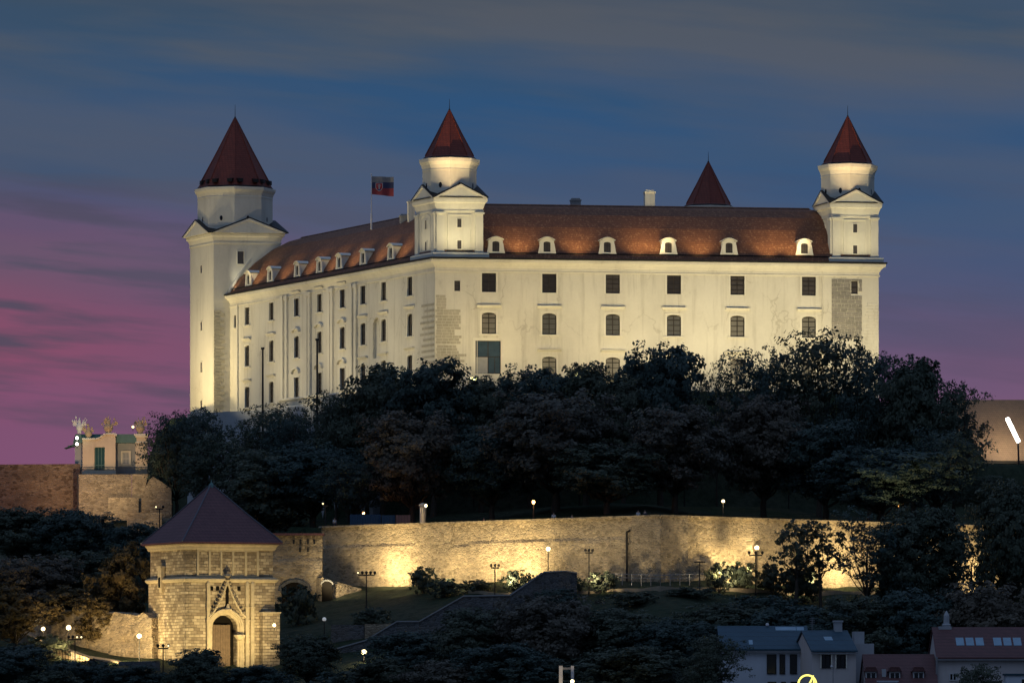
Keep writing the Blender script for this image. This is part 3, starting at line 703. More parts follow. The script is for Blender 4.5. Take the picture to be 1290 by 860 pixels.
big = tower(NT, 10.7, 10.5, BASE, zs(304), zs(294.5), 2.3, 6.0, (zs(246), zs(236)), 5.9, zat(149, 880),
      [(5.0,5,.8,1.6,'s') for _ in range(0)]+[(5.3, zs(py), .75, h, 's') for py, h in ((337,1.2),(409,1.4),(461,1.6),(509,1.6))]+[(4.3, zs(325), 1.0, 2.0, 'f')], plinth=False, kind=1)
T2 = lambda x, y, z: (rel(NT)[0]+EX.x*x+EY.x*y, rel(NT)[1]+EX.y*x+EY.y*y, z)
q = MB(T2); rnd = random.Random(4); z = 43.0; i = 0
while z < 60.5:
    w = 1.05 if i % 2 else 1.6
    q.box(.02, w+rnd.uniform(-.1,.15), -.16, .02, z, z+.40); i += 1; z += .52
q.build('quoin', 'quoin_stone', big)
# small lucarnes at the foot of the big tower's cone
q = MB(); cx, cy, _ = T2(5.35, 4.95, 0)
for i in range(8):
    an = R(2)+math.pi/8+i*math.pi/4; r0 = 6.05*math.cos(math.pi/8)-.3
    dx, dy = math.cos(an), math.sin(an); zc = zs(236)+.75
    P = lambda o_, l_, z_: (cx+dx*(r0+o_)-dy*l_, cy+dy*(r0+o_)+dx*l_, z_)
    for l0 in (-1.3, 1.3):
        V = [P(.25,l0-.4,zc),P(.25,l0+.4,zc),P(.25,l0+.4,zc+.55),P(.25,l0-.4,zc+.55),P(-1,l0-.4,zc),P(-1,l0+.4,zc),P(-1,l0+.4,zc+.7),P(-1,l0-.4,zc+.7)]
        q.add(V, [(0,1,2,3),(3,2,6,7),(0,3,7,4),(1,5,6,2)])
q.build('roof_vent', 'dark_metal', big)
# white sloping parapet where the side roof meets the big tower
q = MB(); pr = [(-o, z) for o, z in PROF[:8]]
for (d0, za), (d1, zb) in zip(pr[1:], pr[2:]):
    q.add([(.0,d0,za),(.9,d0,za),(.9,d1,zb),(.0,d1,zb),(.0,d0,za+.5),(.9,d0,za+.5),(.9,d1,zb+.5),(.0,d1,zb+.5)], [(0,1,2,3),(4,5,6,7),(0,1,5,4),(1,2,6,5),(0,3,7,4)])
q.build('parapet', 'trim_plaster', castle, rel(C)+(0,), CA)

# flagpole and flag on the side roof
p = at(468, 279, 830)
fp = thing('flagpole', 'thin flagpole with white, blue and red flag rising from the castle roof', 'flagpole', p)
MB().lathe([(.14,-1.2),(.14,1.2),(.08,1.3),(.06,7.1),(.10,7.15),(.02,7.3)], 8).build('pole', 'pole_white', fp)
fm = MB(); nxg, nzg = 14, 7
fm.v = [(i/nxg*3.3, .32*math.sin(i*.75)*(i/nxg), j/nzg*2.7-.35*i/nxg*(1-.1*j)) for j in range(nzg+1) for i in range(nxg+1)]
fm.f = [(j*(nxg+1)+i, j*(nxg+1)+i+1, (j+1)*(nxg+1)+i+1, (j+1)*(nxg+1)+i) for j in range(nzg) for i in range(nxg)]
fl = fm.build('flag', 'flag_cloth', fp, (.06,0,4.1), 0, True)
sh = [(0,1.75),(0,1.0),(.2,.65),(.5,.45),(.8,.65),(1.0,1.0),(1.0,1.75)]
MB().prism([(x*1.1+.55, z*.98-.02) for x, z in sh], -.14, -.11).build('emblem', 'emblem_white', fl)
MB().prism([(x*.95+.625, z*.86+.12) for x, z in sh], -.16, -.145).build('emblem', 'emblem_red', fl)
q = MB(); q.box(1.03,1.17,-.18,-.165,.75,1.5); q.box(.85,1.35,-.18,-.166,1.28,1.37); q.box(.92,1.28,-.18,-.167,1.05,1.13); q.build('emblem', 'emblem_white', fl)
MB().prism([(.80,.66),(.95,.8),(1.1,.72),(1.25,.8),(1.4,.66),(1.1,.52)], -.18, -.165).build('emblem', 'emblem_blue', fl)

# ------------------------------------------------------------------ rough masonry walls
def rough_wall(name, mat, P0, P1, zb, zt0, zt1, parent=None, thick=5.0, step=.4, amp=.14, ledge=None, batter=0.0, seed=0, topnoise=0.0, cap=None):
    L = math.dist(P0, P1); nu = max(2, int(L/step)); H = max(zt0, zt1)-zb; nz = max(2, int(H/step)); m = MB(); V = []
    for j in range(nz+1):
        for i in range(nu+1):
            u = L*i/nu; zt = lerp(zt0, zt1, i/nu)+topnoise*noise.noise(Vector((u*.6, seed, 0)))
            z = lerp(zb, zt, j/nz)
            d = amp*noise.fractal(Vector((u*.45+seed*13, z*.6, seed)), .8, 2, 4)
            if ledge:
                zl = ledge+.35*noise.noise(Vector((u*.16, 5+seed, 0)))+.12*noise.noise(Vector((u*.9, 7, 0)))
                on = noise.noise(Vector((u*.07, 2.2+seed, 0)))
                if on > -.28: d += .30*sstep(zl-.10, zl+.10, z)*-1+.0
            V.append((u, -d+batter*(z-zb), z))
    m.v = V; w = nu+1
    m.f = [(j*w+i, j*w+i+1, (j+1)*w+i+1, (j+1)*w+i) for j in range(nz) for i in range(nu)]
    n0 = len(m.v); m.v += [(L*i/nu, thick, V[nz*w+i][2]) for i in range(w)]; m.v += [(L*i/nu, thick, zb) for i in range(w)]
    m.f += [(nz*w+i, nz*w+i+1, n0+i+1, n0+i) for i in range(nu)]+[(n0+i, n0+i+1, n0+w+i+1, n0+w+i) for i in range(nu)]
    m.f += [tuple([j*w for j in range(nz+1)]+[n0, n0+w]), tuple([j*w+nu for j in range(nz+1)]+[n0+nu, n0+w+nu])]
    o = m.build(name, mat, parent, (P0[0], P0[1], 0), ang(P0, P1))
    return o
def worldp(px, Y): return ((px-CX)*Y/F, Y)
W1, W2, W3, W0 = worldp(403, 747), worldp(832, 700), worldp(1290, 752), worldp(335, 752)
rp = thing('rampart_wall', 'long floodlit rubble stone retaining wall with a corner below the castle trees', 'wall')
rough_wall('wall', 'rampart_stone', W1, W2, 9, zat(664.5,747), zat(650,700), rp, ledge=zat(686,735), seed=1, amp=.16)
rough_wall('wall', 'rampart_stone', W2, W3, 9, zat(650,700), zat(665,752), rp, ledge=zat(694,715)-1.2, seed=2, amp=.14)
for a_, b_, za, zb_ in ((W1, W2, zat(664.5,747), zat(650,700)), (W2, W3, zat(650,700), zat(665,752))):
    L = math.dist(a_, b_); q = MB(); n = int(L/1.6)
    for i in range(n):
        u0_, u1_ = L*i/n+.01, L*(i+1)/n-.01; z0_, z1_ = lerp(za, zb_, i/n), lerp(za, zb_, (i+1)/n); e = random.uniform(-.02,.02)
        q.add([(u0_,-.28+e,z0_+.0),(u1_,-.28+e,z1_+.0),(u1_,5.0,z1_+.0),(u0_,5.0,z0_),(u0_,-.28+e,z0_+.20),(u1_,-.28+e,z1_+.20),(u1_,5.0,z1_+.22),(u0_,5.0,z0_+.22)], [(0,3,2,1),(4,5,6,7),(0,1,5,4),(1,2,6,5),(2,3,7,6),(3,0,4,7)])
    q.build('coping', 'rampart_stone', rp, (a_[0], a_[1], 0), ang(a_, b_))
# drainpipe down the wall
u, z = onplane(792, 670, W1, W2); q = MB(); q.tube([(u,-.35,z),(u,-.35,14)], .14); q.tube([(u,-.35,z),(u,.2,z+.2)], .14)
q.build('drainpipe', 'dark_metal', rp, (W1[0], W1[1], 0), ang(W1, W2))
# lower gun-slit wall between the gate tower and the rampart
lw = thing('bastion_wall', 'old stone wall with narrow slits and ruined arches right of the gate tower', 'wall')
sl = rough_wall('wall', 'rampart_stone', worldp(332, 738), worldp(406, 738), 7, zat(674,738), zat(672,738), lw, seed=3, amp=.18, thick=3, ledge=zat(703,738))
P0, P1 = worldp(332, 738), worldp(406, 738)
q = MB()
for px, y0, y1 in ((370,679,685),(378.5,679,685),(388,679,685),(396,679,685),(378,689,695),(388,689,695)):
    x = (px-332)*738/F; q.box(x-.13, x+.13, -.34, -.05, zat(y1,738), zat(y0,738))
q.build('loophole', 'dark_metal', lw, (P0[0], P0[1], 0), 0)
q = MB(); q.box(-.3, 8.1, -.5, 3.2, 0, .28); q.build('coping', 'gate_tiles', lw, (P0[0], P0[1], zat(674,738)), 0)
def archruin(px, py, w, h, Y, parent):
    p = at(px, py, Y); n = 12; r = w/2; q = MB()
    inn = [(r*math.cos(math.pi*k/n), h-r*.75+r*.75*math.sin(math.pi*k/n)) for k in range(n+1)]
    MB().prism([(r,-2)]+inn+[(-r,-2)], 0, .4).build('recess_shade', 'shade_black', parent, p)  # solid near-black block paints the shade of an open arch
    for k in range(n):
        (x0, z0), (x1, z1) = inn[k], inn[k+1]; f = 1.22
        q.prism([(x0,z0),(x1,z1),(x1*f,z1+(z1-h+r*.75)*.22+.12),(x0*f,z0+(z0-h+r*.75)*.22+.12)], -.12, .3)
    return q.build('arch', 'grey_rubble', parent, p)
archruin(371, 749, 3.4, 1.7, 737.4, lw); archruin(412, 744, 1.4, 1.3, 735.6, lw)
rk = rough_wall('buttress', 'rampart_stone', worldp(405, 736), worldp(455, 738), 10, zat(727,736), zat(741,738), lw, seed=6, amp=.25, thick=4)

# left bastion
bw = thing('bastion_wall', 'reddish brown brick bastion wall at the left edge below the pavilion', 'wall')
rough_wall('wall', 'brick_rubble', worldp(-30, 803), worldp(101, 806), 20, zat(585,803), zat(584,806), bw, seed=8, amp=.12, thick=6)
lb = thing('bastion_wall', 'pale battered stone bastion carrying the garden pavilion', 'wall')
rough_wall('wall', 'rampart_stone', worldp(99.5, 800), worldp(166, 801), 22, zat(597,800), zat(597,801), lb, seed=9, amp=.10, thick=8, batter=.07)
q = MB(); a_ = at(166, 597, 801)
q.add([(0,0,-10),(0,0,0),(2.4,0,0),(.3,-.5,-10),(0,8,-10),(0,8,0),(2.4,8,0),(.3,8,-10)], [(0,1,2,3),(1,5,6,2),(2,6,7,3)])
q.build('buttress', 'rampart_stone', lb, a_)
q = MB(); a_ = at(152, 655, 797); q.box(-1.8, 2.6, 0, .6, 0, 3.3); q.build('buttress', 'rampart_stone', lb, a_)
rw = thing('retaining_wall', 'sloping pale stone ramp wall between the bastion and the dark trees', 'wall')
q = MB(); a_ = at(170, 645, 798)
q.prism([(0,-3),(5.3,-3),(5.3,3.4),(3.9,4.4),(2.6,5.2),(2.0,4.6),(.9,2.2),(0,.5)], 0, 3); q.build('wall', 'rampart_stone', rw, a_)
q = MB(); a_ = at(160, 662, 790); q.box(0, 5.0, 0, .8, -3, 1.9); q.build('parapet', 'rampart_stone', rw, a_)

# pavilion above the bastion
pv = thing('pavilion', 'cream baroque garden pavilion with carved trophies on its parapet', 'building', at(104, 597, 806))
s_ = sc(806)
def px2(p): return (p-104)*s_
def pz2(p): return (597-p)*s_
q = MB()
# front wall with tall opening, swept-up right shoulder
q.box(px2(104), px2(119), 0, 1.2, 0, pz2(556)); q.box(px2(132), px2(145.5), 0, 1.2, 0, pz2(556)); q.box(px2(119), px2(132), 0, 1.2, pz2(563), pz2(556)); q.box(px2(119), px2(132), 0, 1.2, 0, pz2(592))
crv = [(px2(104), pz2(553.5)), (px2(121), pz2(553.5)), (px2(126), pz2(552)), (px2(130), pz2(548.5)), (px2(134), pz2(547)), (px2(145.5), pz2(547))]
q.prism([(px2(104), pz2(556)), (px2(145.5), pz2(556))]+crv[::-1], 0, 1.2)
q.build('wall', 'pavilion_plaster', pv)
q = MB(); crv2 = [(x, z) for x, z in crv]
for (x0, z0), (x1, z1) in zip(crv2, crv2[1:]):
    q.add([(x0-.05,-.25,z0),(x1,-.25,z1),(x1,1.3,z1),(x0-.05,1.3,z0),(x0-.05,-.25,z0+.22),(x1,-.25,z1+.22),(x1,1.3,z1+.22),(x0-.05,1.3,z0+.22)], [(0,1,2,3),(4,5,6,7),(0,1,5,4),(2,3,7,6),(0,3,7,4),(1,2,6,5)])
q.box(px2(144.5), px2(147.5), -.3, 1.4, pz2(548.5), pz2(546.4)); q.build('cornice', 'trim_plaster', pv); q = MB(); q.box(px2(103.2), px2(146.2), -.12, 0, 0, .5); q.build('plinth', 'trim_plaster', pv)
q = MB(); q.box(px2(172), px2(185.5), 0, 1.4, 0, pz2(547)); q.box(px2(170.5), px2(172.1), .2, 1.2, 0, pz2(557)); q.build('pier', 'pavilion_plaster', pv)
q = MB(); q.box(px2(169), px2(187.5), -.35, 1.6, pz2(548.5), pz2(546.2)); q.box(px2(170.5), px2(186.5), -.18, 1.5, pz2(550.5), pz2(548.51)); q.build('cornice', 'trim_plaster', pv); q = MB(); q.box(px2(171), px2(186), -.1, 1.5, pz2(557.5), pz2(556)); q.build('moulding', 'trim_plaster', pv)
q = MB(); q.box(px2(142), px2(173), 3.0, 3.4, 0, pz2(557)); q.build('wall', 'grey_plaster', pv); q = MB(); q.box(px2(93), px2(104), 2.0, 9, -.5, pz2(548)); q.build('wall', 'grey_plaster', pv)
q = MB(); q.prism([(px2(91),pz2(557)),(px2(172),pz2(557)),(px2(170),pz2(546)),(px2(94),pz2(546))], 1.3, 8); q.build('roof', 'copper_green', pv)
q = MB(); q.add([(px2(79),2,pz2(563.5)),(px2(94),2,pz2(559)),(px2(94),6,pz2(559)),(px2(79),6,pz2(563.5)),(px2(88),2,pz2(560)),(px2(94),2,pz2(556)),(px2(94),6,pz2(556))], [(0,1,5,4),(0,3,2,1)]); q.box(px2(84), px2(94), 2, 6, pz2(561), pz2(560)); q.build('awning', 'copper_green', pv)
w_ = window(pv, px2(157), pz2(584), 1.0, 1.8, (0,2.95), 0, 2, 2, 0, True, None, False, fr='frame_white'); w_.location = (px2(157), 2.72, pz2(584))
q = MB(); q.box(px2(119), px2(132), .6, .7, pz2(592), pz2(563)); q.build('window', 'pane_teal', pv)
q = MB()
for px in (119.6, 123.5, 127.5, 131.4): q.box(px2(px)-.04, px2(px)+.04, .5, .59, pz2(592), pz2(563))
q.box(px2(119), px2(132), .51, .58, pz2(586), pz2(585)); q.build('glazing_bar', 'copper_green', pv)
q = MB()
for i in range(60): q.box(px2(101)+i*.175, px2(101)+i*.175+.025, -.35, -.32, .02, .95)
q.box(px2(101), px2(190), -.36, -.31, .95, 1.0); q.build('railing', 'dark_metal', pv)
def trophy(px, py, w, h, label, mat='statue_stone', seed=0):
    """carved cluster of armour and banners: bulging core, spears, plumes"""
    t = thing('sculpture', label, 'sculpture', at(px, py, 806.4), group='carved trophies on the pavilion parapet'); rnd = random.Random(seed)
    c = MB(); c.lathe([(w*.16,0),(w*.2,.1),(w*.14,.22),(w*.24,h*.22),(w*.28,h*.36),(w*.2,h*.5),(w*.1,h*.6),(w*.13,h*.68),(w*.06,h*.8)], 9)
    c.build('body', mat, t, smooth=True)
    s = MB()
    for i in range(9):
        a = rnd.uniform(-.95, .95); l = h*rnd.uniform(.75, 1.05); dx = math.sin(a)*l*.6; dz = math.cos(a*.8)*l
        s.tube([(0,rnd.uniform(-.2,.2),h*.25),(dx*.6,rnd.uniform(-.2,.2),dz*.65),(dx,0,dz)], [.10,.08,.04], 5)
        if i % 2: s.sphere((dx,0,dz), .13, 6, 4, 1.6)
        if i % 3 == 0: s.add([(dx*.6,.02,dz*.6),(dx*.6+.5*(1 if dx>0 else -1),.02,dz*.62),(dx*.9+.35*(1 if dx>0 else -1),.1,dz*.8),(dx*.9,.02,dz*.92)], [(0,1,2,3)])
    s.build('spear', mat, t); return t
trophy(111.5, 552.5, 2.0, 2.3, 'small carved stone trophy in the dip of the pavilion parapet', seed=1)
trophy(136.5, 546.5, 2.6, 2.6, 'tall carved stone trophy of spears above the middle of the pavilion', seed=2)
trophy(176.5, 546.5, 2.6, 2.5, 'carved stone trophy of spears on the right pier of the pavilion', seed=3)
trophy(100, 545.5, 1.9, 2.6, 'brightly lit white statue on the left end of the pavilion roof', 'statue_white', seed=4)
def floodlamp(p, d, label, mat='lamp_white', r=.22, group=None, name='floodlight'):
    t = thing(name, label, 'floodlight', p, math.atan2(d[1], d[0]), group)
    q = MB(); q.box(-.12,.0,-r,r,-r,r); q.box(-.06,-.02,-.05,.05,-r-.4,-r); q.build('housing', 'dark_metal', t)
    q = MB(); q.lathe([(r*.95,0),(r*.95,.06),(r*.6,.1),(.02,.12)], 10); o = q.build('lamp', mat, t); o.rotation_euler = (0, R(90), 0)
    return t
def spot(p, tgt, power, col, size=60, blend=.6, radius=.4, parent=None, name='flood_or_fill_beam'):
    l = bpy.data.lights.new(name, 'SPOT'); l.energy = power; l.color = col; l.spot_size = R(size); l.spot_blend = blend; l.shadow_soft_size = radius
    o = bpy.data.objects.new(name, l); COL.objects.link(o); o.location = p
    o.rotation_euler = (Vector(tgt)-Vector(p)).to_track_quat('-Z', 'Y').to_euler(); return o
for py, lb_ in ((551.5,'upper of two bright white floodlights on the left wall of the pavilion'), (559,'lower of two bright white floodlights on the left wall of the pavilion')):
    floodlamp(at(97, py, 804.5), (0,-1), lb_, group='floodlights on the pavilion')
floodlamp(at(167.5, 537.5, 805), (0,-1), 'round floodlight above the right pier of the pavilion', 'lamp_warm', .2)

# ------------------------------------------------------------------ gate tower
G0 = worldp(234, 685); GA = R(25); GW = 12.0; GD = 12.8
gex = Vector((math.cos(GA), math.sin(GA))); gey = Vector((-math.sin(GA), math.cos(GA)))
G1 = (G0[0]+gex.x*GW, G0[1]+gex.y*GW); G2 = (G0[0]+gey.x*GD, G0[1]+gey.y*GD)
gz = lambda py: zat(py, 686)
gate = thing('gate_tower', 'square stone gate tower with pyramid roof and carved gothic portal, lit yellow from below', 'gate tower', (G0[0], G0[1], 0), GA)
def gu(px, py=0):
    u, z = onplane(px, py, G0, G1); return u, z
ud, zd0 = gu(283, 838); dw = 3.3
uw, zspr = gu(283, 790)
gm = wall_with_openings(GW, -2, gz(730)-.25, [(ud-dw/2, ud+dw/2, 2.0, zspr+1.55, 1.5)], 1.2)
gm.box(0, GW, 1.25, GD, -2, gz(730)-.25)
gm.add([(0,0,-2),(0,1.25,-2),(0,1.25,gz(730)-.25),(0,0,gz(730)-.25)], [(0,1,2,3)]); gm.add([(GW,0,-2),(GW,1.25,-2),(GW,1.25,gz(730)-.25),(GW,0,gz(730)-.25)], [(0,1,2,3)])
gm.build('wall', 'gate_stone', gate)
MB().box(.18, GW-.18, .18, GD-.18, gz(730)-.25, gz(684)).build('upper_storey', 'gate_stone', gate)
gp = [(0,0),(GW,0),(GW,GD),(0,GD)]
MB().sweep(gp, [(-.3,gz(730)-.3),(.12,gz(730)-.3),(.30,gz(730)-.1),(.38,gz(730)+.12),(.30,gz(730)+.22),(-.3,gz(730)+.45)]).build('string_course', 'gate_carved', gate)
MB().sweep(gp, [(-.3,gz(692)),(.02,gz(692)),(.12,gz(690)),(.16,gz(688)),(.34,gz(686)),(.36,gz(684.5)),(-.3,gz(684.5))]).build('cornice', 'gate_carved', gate)
ax, ay = GW/2, GD/2; za = zat(611, 697); ze = gz(685)+.1; e = .75
q = MB(); V = [(-e,-e,ze),(GW+e,-e,ze),(GW+e,GD+e,ze),(-e,GD+e,ze)]; V += [(v[0],v[1],ze+.18) for v in V]
V += [(ax+(v[0]-ax)*.5, ay+(v[1]-ay)*.5, lerp(ze+.18, za, .485)) for v in V[:4]]+[(ax,ay,za)]
q.add(V, [(3,2,1,0),(0,1,5,4),(1,2,6,5),(2,3,7,6),(3,0,4,7),(4,5,9,8),(5,6,10,9),(6,7,11,10),(7,4,8,11),(8,9,12),(9,10,12),(10,11,12),(11,8,12)])
groof = q.build('roof', 'gate_tiles', gate)
q = MB()
for i in range(4): q.tube([(V[4+i][0],V[4+i][1],V[4+i][2]+.03),(V[8+i][0],V[8+i][1],V[8+i][2]+.05),(ax,ay,za+.05)], .09, 5)
q.build('hip_ridge', 'ridge_metal', groof)
q = MB(); q.lathe([(.45,za-.5),(.3,za),(.12,za+.15),(.03,za+.6)], 8, (ax, ay)); q.build('finial', 'copper_green', groof)
# upper storey blind panels
q = MB(); z0_, z1_ = gz(724), gz(694)
for px in (249.5, 264.5, 279, 294, 310, 325): u, _ = gu(px); q.box(u-.13, u+.13, .02, .19, z0_, z1_)
u0_, _ = gu(249.5); u1_, _ = gu(325); q.box(u0_-.13, u1_+.13, .03, .19, z1_, z1_+.25); q.box(u0_-.13, u1_+.13, .03, .19, z0_-.2, z0_)
q.build('panel_frame', 'gate_carved', gate)
# quoins on the near corner
q = MB(); z = 3; i = 0; low = True
while z < gz(692)-.6:
    if low and z > gz(730): q.build('quoin', 'gate_stone', gate); q = MB(); low = False
    w1, w2 = ((1.0,.5) if i % 2 else (.5,1.0))
    if not gz(730)-.8 < z < gz(730)+.4:
        o_ = .0 if z < gz(730) else .18
        q.box(o_-.05, o_+w1, o_-.07, o_+.02, z, z+.44); q.box(o_-.06, o_+.02, o_+.021, o_+w2, z, z+.44)
    z += .5; i += 1
q.build('quoin', 'gate_stone', gate)
# small oriel on the left face
u_, z_ = onplane(205, 725, G0, G2)
q = MB(); q.box(-.45, .02, u_-.6, u_+.6, z_-1.6, z_+1.0); q.box(-.55, .02, u_-.7, u_+.7, z_+1.0, z_+1.2); q.box(-.3, .02, u_-.4, u_+.4, z_-2.1, z_-1.6); q.build('oriel', 'gate_carved', gate)
q = MB(); q.box(-.50, -.451, u_-.3, u_+.3, z_-2.0+.5, z_-.2); q.build('loophole', 'pane_black', gate)
# portal: receding archivolts, ogee gable with crockets, side pillars, niches
po = MB(); n = 14
def arcpts(r, rise): return [(ud-r*math.cos(math.pi*k/n), zspr+rise*math.sin(math.pi*k/n)) for k in range(n+1)]
for r0, r1, y0_, y1_ in ((1.72,1.98,-.10,.0),(1.98,2.22,-.28,-.0),(2.22,2.42,-.42,-.0)):
    a0, a1 = arcpts(r0, r0*.95), arcpts(r1, r1*.95)
    for k in range(n): po.prism([a0[k], a0[k+1], a1[k+1], a1[k]], y0_, y1_)
    for sx in (-1, 1): po.box(min(ud+sx*r0, ud+sx*r1), max(ud+sx*r0, ud+sx*r1), y0_, y1_, 2.2, zspr)
portal = po.build('portal', 'gate_carved', gate)
og = MB(); zap = gz(731)
def ogee(sx):
    pts = []
    for k in range(11):
        t = k/10; pts.append((ud+.25+sx*lerp(2.5, .0, t**.75+.06*math.sin(math.pi*t)), zspr+lerp(1.3, zap-zspr, t)))
    return pts
for sx in (-1, 1):
    p_ = ogee(sx)
    for a_, b_ in zip(p_, p_[1:]): og.tube([(a_[0],-.35,a_[1]),(b_[0],-.35,b_[1])], .13, 6)
og.build('gable_rib', 'gate_carved', portal)
ck = MB()
for sx in (-1, 1):
    for a_ in ogee(sx)[1:-1]: ck.sphere((a_[0]+sx*.22,-.4,a_[1]+.12), .17, 6, 4)
ck.lathe([(.1,zap-.1),(.32,zap+.1),(.15,zap+.35),(.45,zap+.6),(.25,zap+.85),(.1,zap+1.2)], 8, (ud+.25,-.42))
ck.build('crocket', 'gate_stone', portal)
pl = MB()
for px in (261.5, 310.5, 317):
    u, _ = gu(px); pl = MB(); pl.box(u-.22, u+.22, -.38, 0, 2.2, gz(732)-.2); pl.box(u-.32, u+.32, -.48, 0, gz(782), gz(780)); pl.box(u-.3, u+.3, -.46, 0, gz(765), gz(763.5))
    pl.lathe([(.26,gz(732)-.2),(.12,gz(732)+.1),(.02,gz(728))], 4, (u,-.2), R(45)); pl.build('pillar', 'gate_carved', portal)
for px in (266.5, 274, 301): u, z_ = gu(px, 741); q = MB(); q.box(u-.22, u+.22, -.03, .02, z_-.25, z_+.3); q.build('niche', 'shade_black', portal)  # flat near-black plates paint the shade in the small niches
u, z_ = gu(286, 764); q = MB(); q.prism([(u-.35,z_),(u+.35,z_),(u+.22,z_+.3),(u+.2,z_+2.3),(u,z_+2.8),(u-.2,z_+2.3),(u-.22,z_+.3)], -.06, .02)
q.build('niche', 'shade_black', portal)  # near-black plate in place of the shaded hollow
q = MB(); q.lathe([(.5,gz(768)),(.55,gz(767)),(.3,gz(765)),(.1,gz(760))], 8, (gu(286)[0],-.3)); q.lathe([(.25,gz(806)),(.75,gz(801)),(.8,gz(799)),(.2,gz(798))], 8, (gu(302)[0]-.2,-.5)); q.build('canopy', 'gate_carved', portal)
q = MB(); nd = 8
for k in range(nd):
    x0_ = ud-dw/2+dw*.80*k/nd; x1_ = x0_+dw*.80/nd-.03; q.box(x0_, x1_, .55, .66, 2.0, zspr+.35)
q.box(ud-dw/2, ud+dw*.3, .50, .55, 4.2, 4.4); q.build('door', 'door_wood', gate)
MB().box(ud-dw/2, ud+dw/2, 1.15, 1.22, 1.5, zspr+1.6).build('passage_shade', 'shade_black', gate)  # near-black sheet stands in for the shade of the passage
# annex at the right
uA, _ = gu(327)
q = MB(); q.box(uA, uA+2.3, -1.1, -.01, -2, gz(772)); q.build('buttress', 'gate_stone', gate)
q = MB(); q.box(uA-.12, uA+2.4, -1.25, -.01, gz(772), gz(772)+.2); q.build('buttress_cap', 'gate_carved', gate)
floodlamp(at(345.5, 787, 685.4), (0,-1), 'glowing wall lamp at the right corner of the gate tower', 'lamp_warm', .24, name='wall_lamp')
spot(at(349, 787, 683), at(342, 790, 688), 260, (1,.72,.36), 140, 1, .1)

# ------------------------------------------------------------------ lower left: lit rock wall, path, railing
rc = thing('rock_wall', 'lit rough stone bank wall left of the gate tower with lamps before it', 'wall')
rough_wall('wall', 'rampart_stone', worldp(20, 712), worldp(110, 702), 0, zat(772,712), zat(768,702), rc, seed=11, amp=.28, thick=3, topnoise=.9)
rough_wall('wall', 'rampart_stone', worldp(110, 702), worldp(192, 693), 0, zat(768,702), zat(776,693), rc, seed=12, amp=.26, thick=3, topnoise=.9)
pa = [(20,706,8.0),(60,699,6.0),(110,693,4.3),(178,686,3.2)]
q = MB()
for (a0, Y0, z0_), (a1, Y1, z1_) in zip(pa, pa[1:]):
    x0_, x1_ = (a0-CX)*Y0/F, (a1-CX)*Y1/F
    q.add([(x0_,Y0-1.5,z0_),(x1_,Y1-1.5,z1_),(x1_,Y1+8,z1_+.3),(x0_,Y0+8,z0_+.3),(x0_,Y0-1.5,z0_-3),(x1_,Y1-1.5,z1_-3)], [(0,1,2,3),(4,5,1,0)])
tag(q.build('path', 'path_gravel'), None, None, kind='structure')
rl = thing('railing', 'dark metal railing along the lit path left of the gate tower', 'railing')
q = MB(); rr = MB()
for (a0, y0_), (a1, y1_) in (((64,816),(90,820)),((90,820),(115,829)),((115,829),(148,838))):
    P, Q = at(a0, y0_, 690), at(a1, y1_, 687); rr.tube([P, Q], .06, 5); rr.tube([P-Vector((0,0,.5)), Q-Vector((0,0,.5))], .04, 5)
    n = 7
    for k in range(n): c = P.lerp(Q, k/n); q = MB(); q.tube([c, c-Vector((0,0,1.3))], .035, 4); q.build('baluster', 'dark_metal', rl)
rr.build('handrail', 'dark_metal', rl)
lw2 = thing('low_wall', 'low dark grey stone wall under the lamp beside the gate tower', 'wall')
rough_wall('wall', 'grey_rubble', worldp(149, 684), worldp(196, 681), -3, zat(833,684), zat(832,681), lw2, seed=14, amp=.06, thick=1)
q = MB(); P = at(116, 832, 688.5); q.box(P.x-.35, P.x+.35, P.y-.3, P.y+.3, P.z-1.6, P.z+.3); q.build('post', 'dark_metal', lw2)

# stair walls on the dark slope
sw = thing('stair_wall', 'long grey stone stair parapet climbing diagonally across the dark slope', 'wall')
pts = [(396,825,688),(460,807,689),(500,783,690),(528,783,690),(584,751,691),(643,750,692),(685,721,694),(712,719.5,696),(727,722,698)]
for (a, b, Y0), (c, d, Y1) in zip(pts, pts[1:]):
    rough_wall('wall', 'grey_rubble', worldp(a, Y0), worldp(c, Y1), zat(max(b,d),Y0)-4.2, zat(b,Y0), zat(d,Y1), sw, seed=a*.1, amp=.06, thick=.9, step=.5)
    q = MB(); P, Q = at(a, b, Y0-.15), at(c, d, Y1-.15); q.add([P, Q, Q+Vector((0,1.3,0)), P+Vector((0,1.3,0)), P+Vector((0,0,.16)), Q+Vector((0,0,.16)), Q+Vector((0,1.3,.16)), P+Vector((0,1.3,.16))], [(0,3,2,1),(4,5,6,7),(0,1,5,4),(2,3,7,6),(0,4,7,3),(1,2,6,5)])
    q.build('coping', 'concrete', sw)
bl = thing('low_wall', 'blocky grey and pinkish stone wall behind the foot of the diagonal stair', 'wall')
rough_wall('wall', 'grey_rubble', worldp(417, 697), worldp(459, 697), 3, zat(786,697), zat(787,697), bl, seed=21, amp=.06, thick=2)
rough_wall('wall', 'rampart_stone', worldp(459.5, 696.5), worldp(503, 696.5), 4, zat(785.5,697), zat(785,697), bl, seed=22, amp=.05, thick=2)

